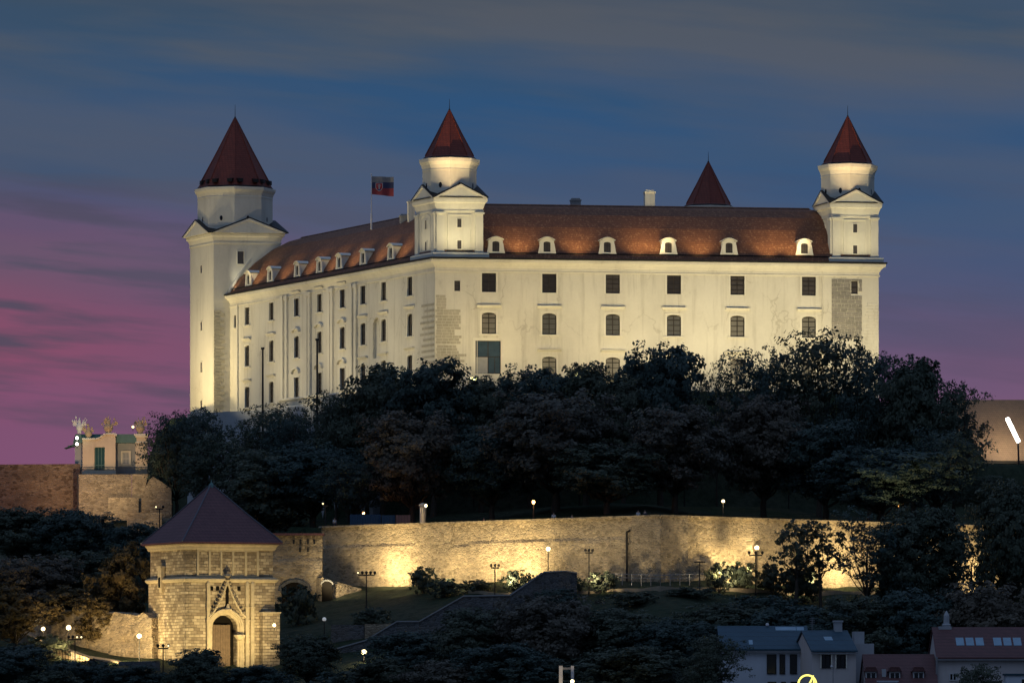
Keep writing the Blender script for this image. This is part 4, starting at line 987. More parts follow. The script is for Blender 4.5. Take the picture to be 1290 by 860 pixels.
# pale retaining wall under the castle at the left
tw_ = thing('terrace_wall', 'pale grey plaster terrace wall under the big left castle tower behind sparse trees', 'wall')
rough_wall('wall', 'grey_plaster', worldp(236, 862), worldp(352, 848), 25, zat(521,862), zat(515,848), tw_, seed=31, amp=.05, thick=2, step=.8)
rough_wall('wall', 'grey_plaster', worldp(352, 848), worldp(470, 790), 22, zat(513,848), zat(507,790), tw_, seed=32, amp=.05, thick=2, step=.8)
q = MB(); P, Q = at(352, 504, 849), at(452, 493, 800)
n = 70
for k in range(n+1): c = P.lerp(Q, k/n); q = MB(); q.lathe([(.10,c.z-1.2),(.16,c.z-.8),(.07,c.z-.4),(.1,c.z-.15)], 5, (c.x,c.y)); q.build('baluster', 'trim_plaster', tw_)
q = MB(); q.tube([P, Q], .2, 6); q.tube([P-Vector((0,0,1.25)), Q-Vector((0,0,1.25))], .25, 6); q.build('balustrade_rail', 'trim_plaster', tw_)
# slab under castle so that the wall foot is met
# ------------------------------------------------------------------ right: long building behind the trees
rb = thing('hall_building', 'long building with brown roof and bright slanting floodlight at the right edge', 'building', at(1225, 600, 846))
q = MB(); q.box(0, 16, 0, 9, -6, 2.2); q.build('wall', 'castle_plaster', rb)
q = MB(); q.add([(-4,-.8,2.4),(18,-.8,2.4),(18,7.5,12.2),(-4,7.5,12.2),(18,14,2.4),(-4,14,2.4)], [(0,1,2,3),(3,2,4,5),(1,4,2),(0,3,5)]); q.build('roof', 'hall_tiles', rb)
q = MB(); q.box(-4, 18, -1.0, -.5, 1.95, 2.35); q.build('cornice', 'dark_metal', rb)
P, Q = at(1269, 527, 838), at(1283, 556, 836)
fl_ = thing('floodlight_strip', 'bright white slanting strip floodlight before the brown roof at the right edge', 'floodlight', P)
q = MB(); q.tube([(0,0,0), Q-P], .30, 8); q.build('lamp', 'lamp_strip', fl_)
q = MB(); v = Q-P; q.tube([Vector((.1,.5,.1)), v+Vector((.1,.5,-.1))], .3, 6); q.tube([v+Vector((0,.5,0)), v+Vector((.2,.5,-9))], .14, 6); q.build('housing', 'dark_metal', fl_)

# ------------------------------------------------------------------ houses at the lower right
def house(label, pxs_, eave, ridge, Y, depth, base=-11, wallm='house_plaster', roofm='slate', shift=0, rshift=0, overhang=.35, gable=None):
    """x0,x1 eave ends in px; ridge ends moved by shift metres; local origin = left front eave corner"""
    x0, x1 = pxs_; P = at(x0, eave, Y); w = (x1-x0)*sc(Y); h = zat(ridge, Y+depth/2)-P.z
    t = thing('house', label, 'house', (P.x, P.y, 0)); z = P.z
    q = MB(); q.box(0, w, 0, depth, base, z); q.add([(0,0,z),(0,depth,z),(0,depth/2,z+h-.1)], [(0,1,2)]); q.add([(w,0,z),(w,depth,z),(w,depth/2,z+h-.1)], [(0,1,2)]); q.build('wall', wallm, t)
    q = MB(); o = overhang; s = h/(depth/2)
    V = [(-.15,-o,z-o*s+.05),(w+.15,-o,z-o*s+.05),(w+.15,depth/2,z+h+.05),(-.15,depth/2,z+h+.05),(w+.15,depth+o,z-o*s+.05),(-.15,depth+o,z-o*s+.05)]
    V2 = [(a,b,c+.18) for a,b,c in V]
    q.add(V+V2, [(0,1,2,3),(3,2,4,5),(6,7,8,9),(9,8,10,11),(0,1,7,6),(5,4,10,11),(1,2,8,7),(2,4,10,8),(0,3,9,6),(3,5,11,9)])
    r = q.build('roof', roofm, t)
    return t, r, w, z, h
def skylight(parent, t, x0, x1, d0, d1, z, h, depth, mat='pane_skylight'):
    s = h/(depth/2); q = MB(); e = .27
    q.add([(x0,d0,z+d0*s+e),(x1,d0,z+d0*s+e),(x1,d1,z+d1*s+e),(x0,d1,z+d1*s+e),(x0,d0,z+d0*s+.1),(x1,d0,z+d0*s+.1),(x1,d1,z+d1*s+.1),(x0,d1,z+d1*s+.1)], [(0,1,2,3),(0,1,5,4),(1,2,6,5),(2,3,7,6),(3,0,4,7)])
    q.build('skylight', mat, t)
SH = sc(600)
# house 1: wide slate house
t1, r1, w, z, h = house('pale blue house with wide slate roof and three tall dark windows, left of the row', (908,1019), 818, 790.5, 600, 13)
lx = lambda px, x0=908: (px-x0)*SH
for a, b in ((966,978),(982,989),(995,1004)):
    window(t1, lx((a+b)/2), zat(848.5,600), (b-a)*SH, 25*SH, (0,-.31), 0, 1, 1, 0, False, None, False, 'pane_black', 'dark_metal')
for a, b in ((967,978),(984,990),(996,1004)):
    window(t1, lx((a+b)/2), zat(875,600), (b-a)*SH, 17*SH, (0,-.31), 0, 1, 1, 0, False, None, False, 'pane_black', 'dark_metal')
skylight(r1, t1, lx(980), lx(1006), 5.1, 6.1, z, h, 13); skylight(r1, t1, lx(1006.8), lx(1035)-.0, 5.1, 6.1, z, h, 13) if False else skylight(r1, t1, lx(1006.8), w-.25, 5.1, 6.1, z, h, 13)
skylight(r1, t1, lx(944), lx(949), .9, 2.2, z, h, 13)
q = MB(); q.box(-.14+w, w+.12, -.45, -.35, z-6, z); q.build('downpipe', 'dark_metal', t1)
MB().box(-.15, w+.15, -.52, -.38, z-.28, z-.14).build('gutter', 'pole_grey', t1)
q = MB(); q.sphere((lx(970), 6.3, z+h+.35), .2); q.build('vent', 'pole_white', t1)
# house 2
t2, r2, w, z, h = house('small cream gabled house with slate roof, chimney and two square windows, second in the row', (1023,1079), 820, 796, 592, 13, wallm='house_cream')
S2 = sc(592)
t2.rotation_euler = (0,0,R(6))
for c in (1040.5, 1059.5): window(t2, (c-1023)*S2, zat(841,592), 12.5*S2, 17*S2, (0,-.31), 0, 2, 1, 0, True, None, False, 'pane_black', 'dark_metal', tw=.1)
skylight(r2, t2, 1.9, 2.8, 3.0, 4.2, z, h, 13)
q = MB(); q.box(w-1.3, w-.5, 6, 6.9, z+h-1, z+h+1.1); q.box(w-1.4, w-.4, 5.9, 7, z+h+1.1, z+h+1.3); q.build('chimney', 'grey_plaster', t2)
q = MB(); q.box(w+1.0, w+2.1, 7, 8.5, z-4, z+h+.1); q.box(w-.1, w+3, 6, 9, z-9, z+.9); q.build('stair_box', 'grey_plaster', t2)
q = MB(); q.tube([(1.0,6.2,z+h-.3),(1.0,6.2,z+h+1.6)], .035, 5)
for k_ in range(4): q.tube([(.7,6.2,z+h+.9+.2*k_),(1.3,6.2,z+h+.9+.2*k_)], .02, 4)
q.build('antenna', 'pole_grey', t2)
MB().box(-.15, w+.15, -.52, -.38, z-.28, z-.14).build('gutter', 'pole_grey', t2)
# house 3
t3, r3, w, z, h = house('low house with dark red roof and three white dormers between taller houses', (1092,1180), 862, 826, 588, 11, wallm='house_cream', roofm='house_tiles')
S3 = sc(588); sl_ = h/5.5
def small_dormer(px, py, wd, hd):
    d = .9; x = (px-1092)*S3; zz_ = zat(py, 588)
    q = MB(); q.box(x-wd/2, x+wd/2, d, 3.4, zz_, zz_+hd); o = q.build('dormer', 'frame_white', t3)
    q = MB(); q.box(x-wd/2+.12, x-.05, d-.03, d, zz_+.1, zz_+hd-.15); q.box(x+.05, x+wd/2-.12, d-.03, d, zz_+.1, zz_+hd-.15); q.build('pane', 'pane_black', o)
    q = MB(); q.prism([(x-wd/2-.2,zz_+hd),(x+wd/2+.2,zz_+hd),(x+wd/2-.1,zz_+hd+.5),(x-wd/2+.1,zz_+hd+.5)], d-.2, 3.8); q.build('dormer_roof', 'house_tiles', o)
for px in (1098, 1128, 1158): small_dormer(px, 857, 1.15, 1.0)
q = MB(); q.box((1112-1092)*S3, (1117-1092)*S3, 1.0, 1.6, zat(852,588), zat(842,588)); q.build('chimney', 'grey_plaster', t3)
# house 4
t4, r4, w, z, h = house('long house with dark red roof and six blue roof windows at the right edge', (1181,1310), 828, 792, 590, 12, wallm='house_cream', roofm='house_tiles')
S4 = sc(590)
for a in (1207,1219.5,1232,1254.5,1267,1279.5): skylight(r4, t4, (a-1181)*S4, (a-1181+10)*S4, 2.1, 3.7, z, h, 12)
window(t4, (1200.5-1181)*S4, zat(857,590), .8, .85, (0,-.31), 0, 2, 1, 0, False, None, False, 'pane_black', 'frame_white')
window(t4, (1224-1181)*S4, zat(857,590), .8, .85, (0,-.31), 0, 2, 1, 0, False, None, False, 'pane_black', 'frame_white')
q = MB(); X4 = (1198-1181)*S4; q.box(X4-.9, X4+.5, 5.5, 6.8, z+h-1.2, z+h+.3); q.lathe([(.42,z+h+.3),(.5,z+h+.5),(.32,z+h+.6),(.30,z+h+1.5),(.1,z+h+1.9),(.04,z+h+2.0)], 8, (X4,6.1)); q.build('chimney', 'grey_plaster', t4)
q = MB(); q.box(-.2, .0, -.4, -.1, z-6, z+.1); q.build('downpipe', 'pole_grey', t4); MB().box(.01, w+.15, -.52, -.38, z-.28, z-.14).build('gutter', 'pole_grey', t4)
sh_ = thing('van', 'pale blue grey roof of a box van or kiosk at the lower right corner', 'kiosk', at(1268, 849, 575))
sh_.name = 'kiosk'; sh_['label'] = 'pale blue grey flat roofed kiosk at the lower right corner of the picture'
q = MB(); q.box(0, 5, 0, 3, -9, -.1); q.build('wall', 'house_plaster', sh_); q = MB(); q.box(-.15, 5.2, -.15, 3.1, -.1, .1); q.build('roof', 'slate', sh_)
q = MB(); q.box(1.6, 2.6, -.03, 0, -1.3, -.5); q.build('window', 'pane_black', sh_)
sh2 = thing('shed', 'low shed with a pale blue flat roof under the red dormer house', 'shed', at(1108, 857, 578))
q = MB(); q.box(0, 1.9, 0, 3, -9, -.1); q.build('wall', 'house_plaster', sh2); q = MB(); q.box(-.1, 2.0, -.1, 3.1, -.1, .02); q.build('roof', 'house_plaster', sh2)

# yellow ring sign
sg = thing('neon_sign', 'yellow lit ring sign with a slanting stroke at the bottom edge', 'sign', at(1017, 861, 560))
q = MB(); n = 28; r = 11.2*sc(560)
q.tube([(r*math.cos(2*math.pi*k/n), 0, r*math.sin(2*math.pi*k/n)) for k in range(n+1)], .11, 6); q.build('ring', 'neon_yellow', sg)
q = MB(); q.tube([(-.1,0,-.9),(.18,0,-.1),(.62,0,.88)], [.07,.13,.06], 6); q.tube([(.62,0,.88),(.66,0,.1),(.55,0,-.9)], [.05,.08,.09], 6); q.tube([(.05,0,-.25),(.6,0,-.25)], .06, 6); q.build('letter', 'neon_yellow', sg)
q = MB(); q.tube([(0,.15,-r),(0,.15,-10)], .09, 6); q.tube([(-r,.12,-.0),(-.3,.12,-r-.3)], .05, 5); q.build('post', 'dark_metal', sg)
# thin street post with a small white lamp before the second house
def post(px, py0, Y, rad, label, name='pole', mat='pole_grey', cat='pole', base=None, py1=None, arms=None):
    p = at(px, py0, Y); zb = base if base is not None else (terr(p.x, p.y)-.3 if py1 is None else zat(py1, Y))
    t = thing(name, label, cat, (p.x, p.y, zb)); h = p.z-zb
    q = MB(); q.lathe([(rad*1.6,0),(rad*1.6,.25),(rad,.3),(rad*.8,h)], 8); q.build('pole', mat, t)
    return t, h
post(657.5, 780, 640, .10, 'tall thin pale pole standing in the dark bushes at the bottom centre')
p_, h = post(1049.5, 836, 580, .05, 'thin post with small white lamp head before the second house', 'street_lamp', cat='street lamp')
MB().sphere((-.15,0,h-.25), .14).build('lamp_head', 'pole_white', p_)
fr = thing('bus_shelter_frame', 'two pale square posts joined by a bar at the bottom edge, bulb beside them', 'frame', at(714, 838, 600)); fr.name = 'post_frame'
q = MB(); q.box(-.85,-.45,-.15,.15,-9,0); q.build('post', 'pole_white', fr); q = MB(); q.box(.45,.78,-.15,.15,-9,0); q.build('post', 'pole_white', fr)
MB().box(-.45,.45,-.1,.1,-.42,-.18).build('crossbar', 'pole_grey', fr)
def globe_lamp(px, py, Y, r, mat, label, group=None, base=None, shade=False):
    p = at(px, py, Y); zb = terr(p.x, p.y) if base is None else base; h = p.z-zb
    r *= .86; t = thing('street_lamp', label, 'street lamp', (p.x, p.y, zb), 0, group)
    q = MB(); q.lathe([(.14,-.3),(.14,.3),(.08,.4),(.06,max(.5,h-r-.06))], 8); q.build('pole', 'dark_metal', t)
    q = MB(); q.lathe([(.07,h-r-.1),(r*.5,h-r*.98),(r*.55,h-r*.8)], 8); q.build('collar', 'dark_metal', t)
    MB().sphere((0,0,h), r, 12, 8).build('globe', mat, t, smooth=True)
    if mat != 'unlit_globe_glow' and h > 1.2:
        l = bpy.data.lights.new('lamp_light', 'POINT'); l.shadow_soft_size = .12
        l.energy = (420 if mat == 'lamp_orange' else 260)*r/.3; l.color = (1,.42,.12) if mat == 'lamp_orange' else (1,.74,.38)
        if r < .14: l.energy = 10
        if px > 1100 and py < 700: l.energy = 15
        lo = bpy.data.objects.new('lamp_light', l); COL.objects.link(lo); lo.parent = t; lo.location = (0,-r-.25,h-.1)
    if shade: MB().lathe([(r*1.3,h+r*.7),(r*.7,h+r*1.2),(.05,h+r*1.5)], 10).build('cap', 'dark_metal', t)
    return t
globe_lamp(721, 857.5, 598, .24, 'lamp_small', 'small yellow globe lamp beside the two pale posts at the bottom edge')
gg = 'globe lamps on the lit path by the gate tower'
globe_lamp(54.5, 791.5, 700, .30, 'lamp_warm', 'lit globe lamp at the left end of the rock wall, half hidden by leaves', gg, base=6)
globe_lamp(86.5, 790, 697, .38, 'lamp_warm', 'largest lit globe lamp on a tall post before the rock wall', gg, base=4.8)
globe_lamp(175.5, 800.5, 689, .36, 'lamp_warm', 'lit globe lamp on the post nearest the gate tower', gg, base=3)
globe_lamp(458.5, 821, 676, .40, 'lamp_cream', 'bright greenish white globe lamp alone in the dark below the stair wall')
globe_lamp(408.5, 779.5, 696, .30, 'unlit_globe_glow', 'unlit grey globe lamp in the dark left of the stair wall')
globe_lamp(690.5, 691, 705, .34, 'lamp_warm', 'glowing lamp on a thin post in front of the rampart above the stair top')
globe_lamp(953.5, 689.5, 712, .36, 'lamp_warm', 'glowing globe lamp on a post before the rampart among bushes')
globe_lamp(1251, 703, 722, .26, 'lamp_cream', 'small yellow lamp on a post before the rampart at the right edge')
tg = 'lamps on the terrace above the rampart'
globe_lamp(536.5, 636.5, 742, .24, 'lamp_cream', 'yellow lamp shining on a pale column above the left part of the rampart', tg, base=22)
globe_lamp(672, 632, 730, .30, 'lamp_orange', 'orange lamp under the tree above the rampart middle', tg, base=22)
globe_lamp(911, 631, 722, .26, 'lamp_warm', 'pale yellow lamp above the rampart just right of its corner', tg, base=22)
globe_lamp(1132.5, 637, 745, .135, 'lamp_orange', 'tiny red orange lamp among dark trees above the right part of the rampart', tg, base=22)
globe_lamp(458, 646, 752, .22, 'lamp_orange', 'orange lamp partly hidden by leaves above the left end of the rampart', tg, base=22)
globe_lamp(81.5, 671, 780, .16, 'lamp_orange', 'small orange lamp in the dark trees below the brick bastion')
globe_lamp(1175, 809.5, 610, .10, 'lamp_small', 'lower of two tiny lamps beside the long red roofed house')
globe_lamp(1179.5, 806.5, 612, .10, 'lamp_small', 'upper of two tiny lamps beside the long red roofed house')
# lit column behind the yellow lamp
cl = thing('gatepost', 'pale stone column lit by the yellow lamp above the rampart', 'column', at(532.5, 662, 744))
q = MB(); q.lathe([(.55,-1.5),(.55,.3),(.42,.4),(.42,2.6),(.55,2.7),(.5,2.9),(.1,3.1)], 10); q.build('shaft', 'pavilion_plaster', cl)
# posts carrying floodlights on crossbars
def crossbar(px, py, Y, w, heads, label, lit=None, base=None, r=.09):
    p = at(px, py, Y); zb = terr(p.x, p.y)-.3 if base is None else base; h = p.z-zb
    t = thing('floodlight_post', label, 'light post', (p.x, p.y, zb), 0, 'dark floodlight posts before the rampart')
    q = MB(); q.lathe([(r*1.7,0),(r*1.7,.5),(r,.6),(r*.8,h)], 8); q.build('pole', 'dark_metal', t)
    if w: q = MB(); q.box(-w/2, w/2, -.06, .06, h-.18, h-.02); q.build('crossbar', 'dark_metal', t)
    for k in range(heads):
        x = -w/2+w*k/max(1, heads-1); q = MB(); L_ = MB(); q.lathe([(.05,h-.02),(.17,h+.12),(.2,h+.3),(.1,h+.42)], 7, (x, 0))
        if lit and k in lit: L_.sphere((x,-.14,h+.2), .12, 7, 5)
        hd_ = q.build('lamp_head', 'dark_metal', t)
        if L_.v: L_.build('lamp', 'lamp_small', hd_)
    return t
crossbar(461.5, 723, 722, 2.2, 5, 'short dark post with a wide bar of five floodlights at the left of the rampart', lit=(0,))
crossbar(623.5, 714, 712, 1.0, 3, 'dark post with three curled lamp heads before the middle of the rampart')
crossbar(742, 695, 700, .9, 3, 'tall dark post with small heads and boxes left of the drainpipe')
crossbar(881.5, 706.5, 696, 1.4, 0, 'dark post with a plain bar right of the rampart corner')
crossbar(952, 698, 704, 1.7, 3, 'dark post with three heads in front of the glowing globe lamp')
crossbar(94.5, 804, 688, 1.6, 4, 'dark post with two lit heads before the rock wall at lower left', lit=(2,3), base=2)
crossbar(205.5, 815, 676, 1.3, 3, 'dark post with three heads before the left face of the gate tower', lit=(2,), base=0)
crossbar(410, 636, 748, .7, 1, 'thin pale post with one small light at the left end of the rampart top', lit=(0,), base=21)
crossbar(201, 640, 785, 1.0, 2, 'dark post beside the sloping ramp wall behind the gate roof', lit=(0,), base=18)
# masts before the castle side
for px, py, Y, lb_ in ((331, 440, 812, 'tall dark mast before the side wall near the big left tower'), (399.5, 429, 800, 'tall dark mast before the pilastered middle of the side wall')):
    p = at(px, py, Y); zb = 30
    t = thing('light_mast', lb_, 'mast', (p.x, p.y, zb), 0, 'tall masts in front of the castle side'); h = p.z-zb
    q = MB(); q.lathe([(.17,0),(.16,h*.5),(.13,h)], 8); q.build('pole', 'dark_metal', t)
    q = MB(); q.box(-.25,.25,-.2,.2,h,h+.3); q.build('lamp_head', 'dark_metal', t)
# blue hoardings and parapet fence on the terrace
for i, (a, b, mat_, lb_) in enumerate(((441,480,'barrier_blue','blue hoarding panel on the rampart left of the plain dark blue one'),(481,498,'barrier_blue','narrow dark blue hoarding panel right of the long blue panel'),(499,517,'barrier_pink','pinkish grey hoarding panel left of the lit column'))):
    p = at(a, 664, 748); w = (b-a)*sc(748); t = thing('hoarding', lb_, 'hoarding', (p.x, p.y-i*.4-.6, 21.5), 0, 'hoardings on the rampart terrace')
    q = MB(); n = int(w/.35)
    for k in range(n): q.box(w*k/n, w*(k+1)/n-.02, (-.03 if k % 2 else 0), .05, .15, zat(647.5+(1 if i else 0), 747)-21.5)
    q.build('panel', mat_, t); q = MB()
    for x in (0.05, w-.05): q = MB(); q.box(x-.05, x+.05, .06, .16, 0, 2.4); q.build('post', 'pole_grey', t)
fn = thing('fence', 'low metal railing along the footpath at the foot of the rampart corner', 'railing')
q = MB(); rr = MB(); fp_ = [at(760,722,701), at(832,724,694), at(905,722,701)]
for P, Q in zip(fp_, fp_[1:]):
    rr.tube([P, Q], .05, 5); rr.tube([P-Vector((0,0,.45)), Q-Vector((0,0,.45))], .04, 5); n = 6
    for k in range(n+1): c = P.lerp(Q, k/n); q = MB(); q.tube([c+Vector((0,0,.05)), c-Vector((0,0,1.4))], .05, 5); q.build('post', 'pole_grey', fn)
rr.build('rail', 'pole_grey', fn)
q = MB(); pp = [(-30.0, 738),(18.6, 692.5),(70, 744)]
for (xa, ya), (xb, yb) in zip(pp, pp[1:]):
    n = 24
    for k in range(n):
        c0, c1 = Vector((lerp(xa,xb,k/n), lerp(ya,yb,k/n))), Vector((lerp(xa,xb,(k+1)/n), lerp(ya,yb,(k+1)/n)))
        if xa < 0 and k < 12: continue
        z0_, z1_ = max(terr(c0.x, c0.y+a) for a in (-1,0,1,2))+.12, max(terr(c1.x, c1.y+a) for a in (-1,0,1,2))+.12
        q.add([(c0.x,c0.y,z0_),(c1.x,c1.y,z1_),(c1.x,c1.y+2.2,z1_+.05),(c0.x,c0.y+2.2,z0_+.05),(c0.x,c0.y,z0_-.8),(c1.x,c1.y,z1_-.8)], [(0,1,2,3),(0,1,5,4)])
tag(q.build('footpath', 'path_gravel'), None, None, kind='structure')

# ------------------------------------------------------------------ trees
def crown_mesh(name, mat, H, Wd, trunk, lobes, clumps, leaves, size, seed, squash=1.0, tight=1.0):
    rg = np.random.default_rng(seed); pts = []; nrm_ = []; ends = []
    cz = trunk+(H-trunk)*.5; rz_ = (H-trunk)*.5
    for i in range(lobes):
        a = 2*math.pi*(i*.618+rg.uniform(-.1,.1)); t = -0.75+1.6*(i+.5)/lobes; t = min(.86, t)
        rad = math.sqrt(max(.05, 1-(t*.9)**2))*rg.uniform(.45,.78)*Wd*.5*(1 if i % 4 else .3)
        c = np.array([rad*math.cos(a), rad*math.sin(a), cz+rz_*t*.86]); ends.append(c)
        lr_ = Wd*rg.uniform(.15,.24)*tight
        for j in range(clumps):
            v = rg.normal(size=3); v /= np.linalg.norm(v); v *= lr_*rg.uniform(.35,1.15); v[2] *= .8*squash
            cc = c+v; cr_ = Wd*rg.uniform(.04,.085)
            k = leaves; d = rg.normal(size=(k,3)); d /= np.linalg.norm(d, axis=1)[:,None]; d *= (rg.uniform(0,1,size=(k,1))**.45)*cr_; d[:,2] *= .75
            pts.append(cc+d); nrm_.append(d/cr_*.8+(cc-c)/max(lr_,.1)*.9+(c-np.array([0,0,cz-rz_*.3]))/np.array([Wd*.5,Wd*.5,rz_])*.6)
    P = np.concatenate(pts); NN = np.concatenate(nrm_); keep = (P[:,2] < H)&(P[:,2] > trunk*.55); P = P[keep]; NN = NN[keep]; n = len(P)
    NN /= np.linalg.norm(NN, axis=1)[:,None]; NN += rg.normal(size=(n,3))*.38; NN /= np.linalg.norm(NN, axis=1)[:,None]
    a = np.cross(NN, rg.normal(size=(n,3))); a /= np.linalg.norm(a, axis=1)[:,None]; b = np.cross(NN, a); b /= np.linalg.norm(b, axis=1)[:,None]
    s = size*rg.uniform(.55,1.3,size=(n,1)); a = a*s; b = b*s*.62
    V = np.stack([P-a, P-b*.9+a*.1, P+a, P+b], axis=1).reshape(-1,3)
    me = bpy.data.meshes.new(name); me.from_pydata(V.tolist(), [], [(4*i,4*i+1,4*i+2,4*i+3) for i in range(n)]); me.materials.append(MT[mat])
    return me, ends
def trunk_mesh(H, trunk, r, ends, seed, twigs=0):
    rnd = random.Random(seed); m = MB()
    top = (rnd.uniform(-.4,.4), rnd.uniform(-.4,.4), trunk+(H-trunk)*.55)
    m.tube([(0,0,-1.5),(0,0,.3),(rnd.uniform(-.2,.2),rnd.uniform(-.2,.2),trunk*.6),(top[0]*.5,top[1]*.5,trunk),top], [r*1.5,r*1.15,r*.9,r*.75,r*.25], 8)
    for e in ends:
        z0 = min(e[2]-.5, trunk*rnd.uniform(.75,1.25)); s = Vector((top[0]*.3, top[1]*.3, z0)); e_ = Vector(e); mid = s.lerp(e_, .5)+Vector((rnd.uniform(-.5,.5),rnd.uniform(-.5,.5),-.06*H+rnd.uniform(-.4,.4)))
        m.tube([s, mid, e_], [r*.45, r*.28, r*.1], 6)
        for k in range(2+twigs):
            d = Vector((rnd.uniform(-1,1),rnd.uniform(-1,1),rnd.uniform(.1,1))).normalized()*H*.10; m.tube([mid.lerp(e_, rnd.uniform(.3,1)), e_+d], [r*.14, r*.04], 4)
    return m
PROTO = {}
def proto(kind):
    # kind: (mat, H, W, trunk, lobes, clumps, leaves, size, seed, trunk radius, twigs)
    spec = {
        'dense1': ('leaf_a', 22, 16, 4.5, 22, 34, 34, .32, 11, .50, 0, 1.12),
        'dense2': ('leaf_c', 22, 16, 4.0, 20, 36, 34, .32, 12, .50, 0, 1.15),
        'dense3': ('leaf_b', 20, 16, 4.0, 24, 30, 36, .30, 13, .45, 0, 1.1),
        'open1': ('leaf_c', 22, 16, 5.0, 24, 20, 26, .24, 14, .38, 2, 1.05),
        'open2': ('leaf_a', 22, 15, 5.0, 21, 19, 26, .24, 15, .36, 2, 1.05),
        'sparse': ('leaf_c', 18, 12, 4.0, 14, 10, 20, .22, 16, .24, 4, 1.0),
        'small': ('leaf_a', 8, 6, 2.8, 9, 9, 18, .16, 17, .14, 1, 1.1),
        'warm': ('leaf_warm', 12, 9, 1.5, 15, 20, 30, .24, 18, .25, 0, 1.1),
        'bush': ('leaf_a', 3.2, 4.4, .3, 10, 14, 26, .16, 19, .06, 0, 1.2),
        'bushc': ('leaf_c', 6, 8, .4, 16, 18, 30, .22, 21, .12, 0, 1.2),
    }[kind]
    mat, H, Wd, tr, lo, cl_, le, sz, sd, r, tw, tight = spec
    me, ends = crown_mesh('crown', mat, H, Wd, tr, lo, cl_, le, sz, sd, tight=tight)
    tm = trunk_mesh(H, tr, r, ends, sd, tw)
    # measured extents, so trees can be sized from what they really span
    co = np.empty(len(me.vertices)*3); me.vertices.foreach_get('co', co); co = co.reshape(-1,3)
    PROTO[kind] = dict(me=me, H=float(np.percentile(co[:,2], 99.7)), W=float(np.percentile(co[:,0], 99)-np.percentile(co[:,0], 1)), tm=tm, tme=None)
def tree(px, pytop, wpx, Y, kind, label, name='tree', group=None, base=None, rz=None):
    if kind not in PROTO: proto(kind)
    pr = PROTO[kind]; p = at(px, pytop, Y); zb = terr(p.x, p.y)-.2 if base is None else base
    h = max(1.5, p.z-zb); w = wpx*sc(Y)
    t = thing(name, label, 'bush' if name == 'bush' else 'tree', (p.x, p.y, zb), random.uniform(0, 6.28) if rz is None else rz, group)
    t.scale = (w/pr['W'], w/pr['W'], h/pr['H'])
    if pr['tme'] is None:
        o = pr['tm'].build('trunk', 'bark', t, smooth=True); pr['tme'] = o.data
    else:
        o = bpy.data.objects.new('trunk', pr['tme']); COL.objects.link(o); o.parent = t
    c = bpy.data.objects.new('crown', pr['me']); COL.objects.link(c); c.parent = t
    return t
TG = 'trees on the slope between rampart and castle'
T_ = [
 # px, top, width, depth, kind, label
 (222, 520, 82, 800, 'open1', 'dark leafy tree just right of the pavilion, its crown against the pink sky'),
 (268, 548, 84, 792, 'open2', 'dark open tree in front of the foot of the big left castle tower'),
 (300, 524, 70, 812, 'sparse', 'thin sparse tree before the pale terrace wall left of the first mast'),
 (345, 510, 80, 806, 'open2', 'leafy tree rising beside the first tall mast'),
 (392, 505, 76, 800, 'sparse', 'thin sparse tree below the pilastered side wall between the two masts'),
 (365, 524, 76, 796, 'open1', 'open leafy tree filling the gap between the two tall masts'),
 (424, 500, 60, 794, 'open2', 'leafy tree just right of the second tall mast'),
 (252, 514, 66, 804, 'open1', 'leafy tree right before the foot of the big left tower'),
 (330, 570, 120, 775, 'dense1', 'low dark tree behind the tip of the gate tower roof'),
 (395, 560, 110, 772, 'dense2', 'dark tree mass above the slit wall'),
 (440, 488, 84, 786, 'open2', 'dark tree reaching the balustrade below the side wall'),
 (482, 462, 100, 780, 'dense1', 'tall dark tree hiding the lower end of the castle side wall'),
 (546, 456, 106, 776, 'dense2', 'big dark tree in front of the stone patched castle corner'),
 (520, 520, 118, 758, 'dense3', 'rounded tree with greyish leaves above the yellow lamp'),
 (445, 575, 90, 760, 'open1', 'dark tree above the left end of the rampart'),
 (606, 477, 88, 778, 'dense1', 'dark tree in front of the tall glass door'),
 (668, 464, 96, 780, 'dense2', 'dark tree under the second column of front windows'),
 (738, 460, 96, 778, 'dense1', 'dark tree topping out below the window left of centre'),
 (700, 492, 150, 752, 'dense3', 'broad pale tinted tree leaning over the orange lamp'),
 (620, 540, 100, 756, 'dense2', 'dark rounded tree left of the orange lamp'),
 (832, 436, 104, 776, 'dense2', 'highest rounded dark tree in the middle of the facade'),
 (785, 476, 78, 772, 'dense1', 'dark tree left of the highest rounded tree'),
 (850, 512, 120, 745, 'dense3', 'large drooping dark tree above the rampart corner'),
 (765, 560, 110, 742, 'dense1', 'low dark tree above the rampart just left of its corner'),
 (903, 448, 46, 784, 'sparse', 'slim open tree with castle wall seen between its leaves'),
 (962, 438, 104, 778, 'open1', 'wide open crowned tree before the fifth front window'),
 (1032, 417, 104, 776, 'open2', 'tall open tree before the last window column of the front'),
 (1095, 442, 110, 772, 'open1', 'open tree under the grey stone patch of the right castle corner'),
 (1150, 452, 100, 766, 'dense1', 'dark tree just beyond the right castle corner against the purple sky'),
 (1200, 482, 84, 762, 'open2', 'dark tree with ragged outline sloping down to the right building'),
 (962, 500, 110, 752, 'dense3', 'rounded greyish tree in front of the open crowned trees'),
 (1040, 530, 110, 750, 'dense2', 'dark tree above the right half of the rampart behind two thin trees'),
 (1110, 565, 150, 742, 'dense2', 'low broad dome shaped dark tree above the right rampart'),
 (1180, 540, 110, 752, 'open1', 'dark tree left of the bright strip floodlight'),
 (1245, 600, 84, 760, 'open2', 'dark tree under the strip floodlight in front of the pale wall band'),
]
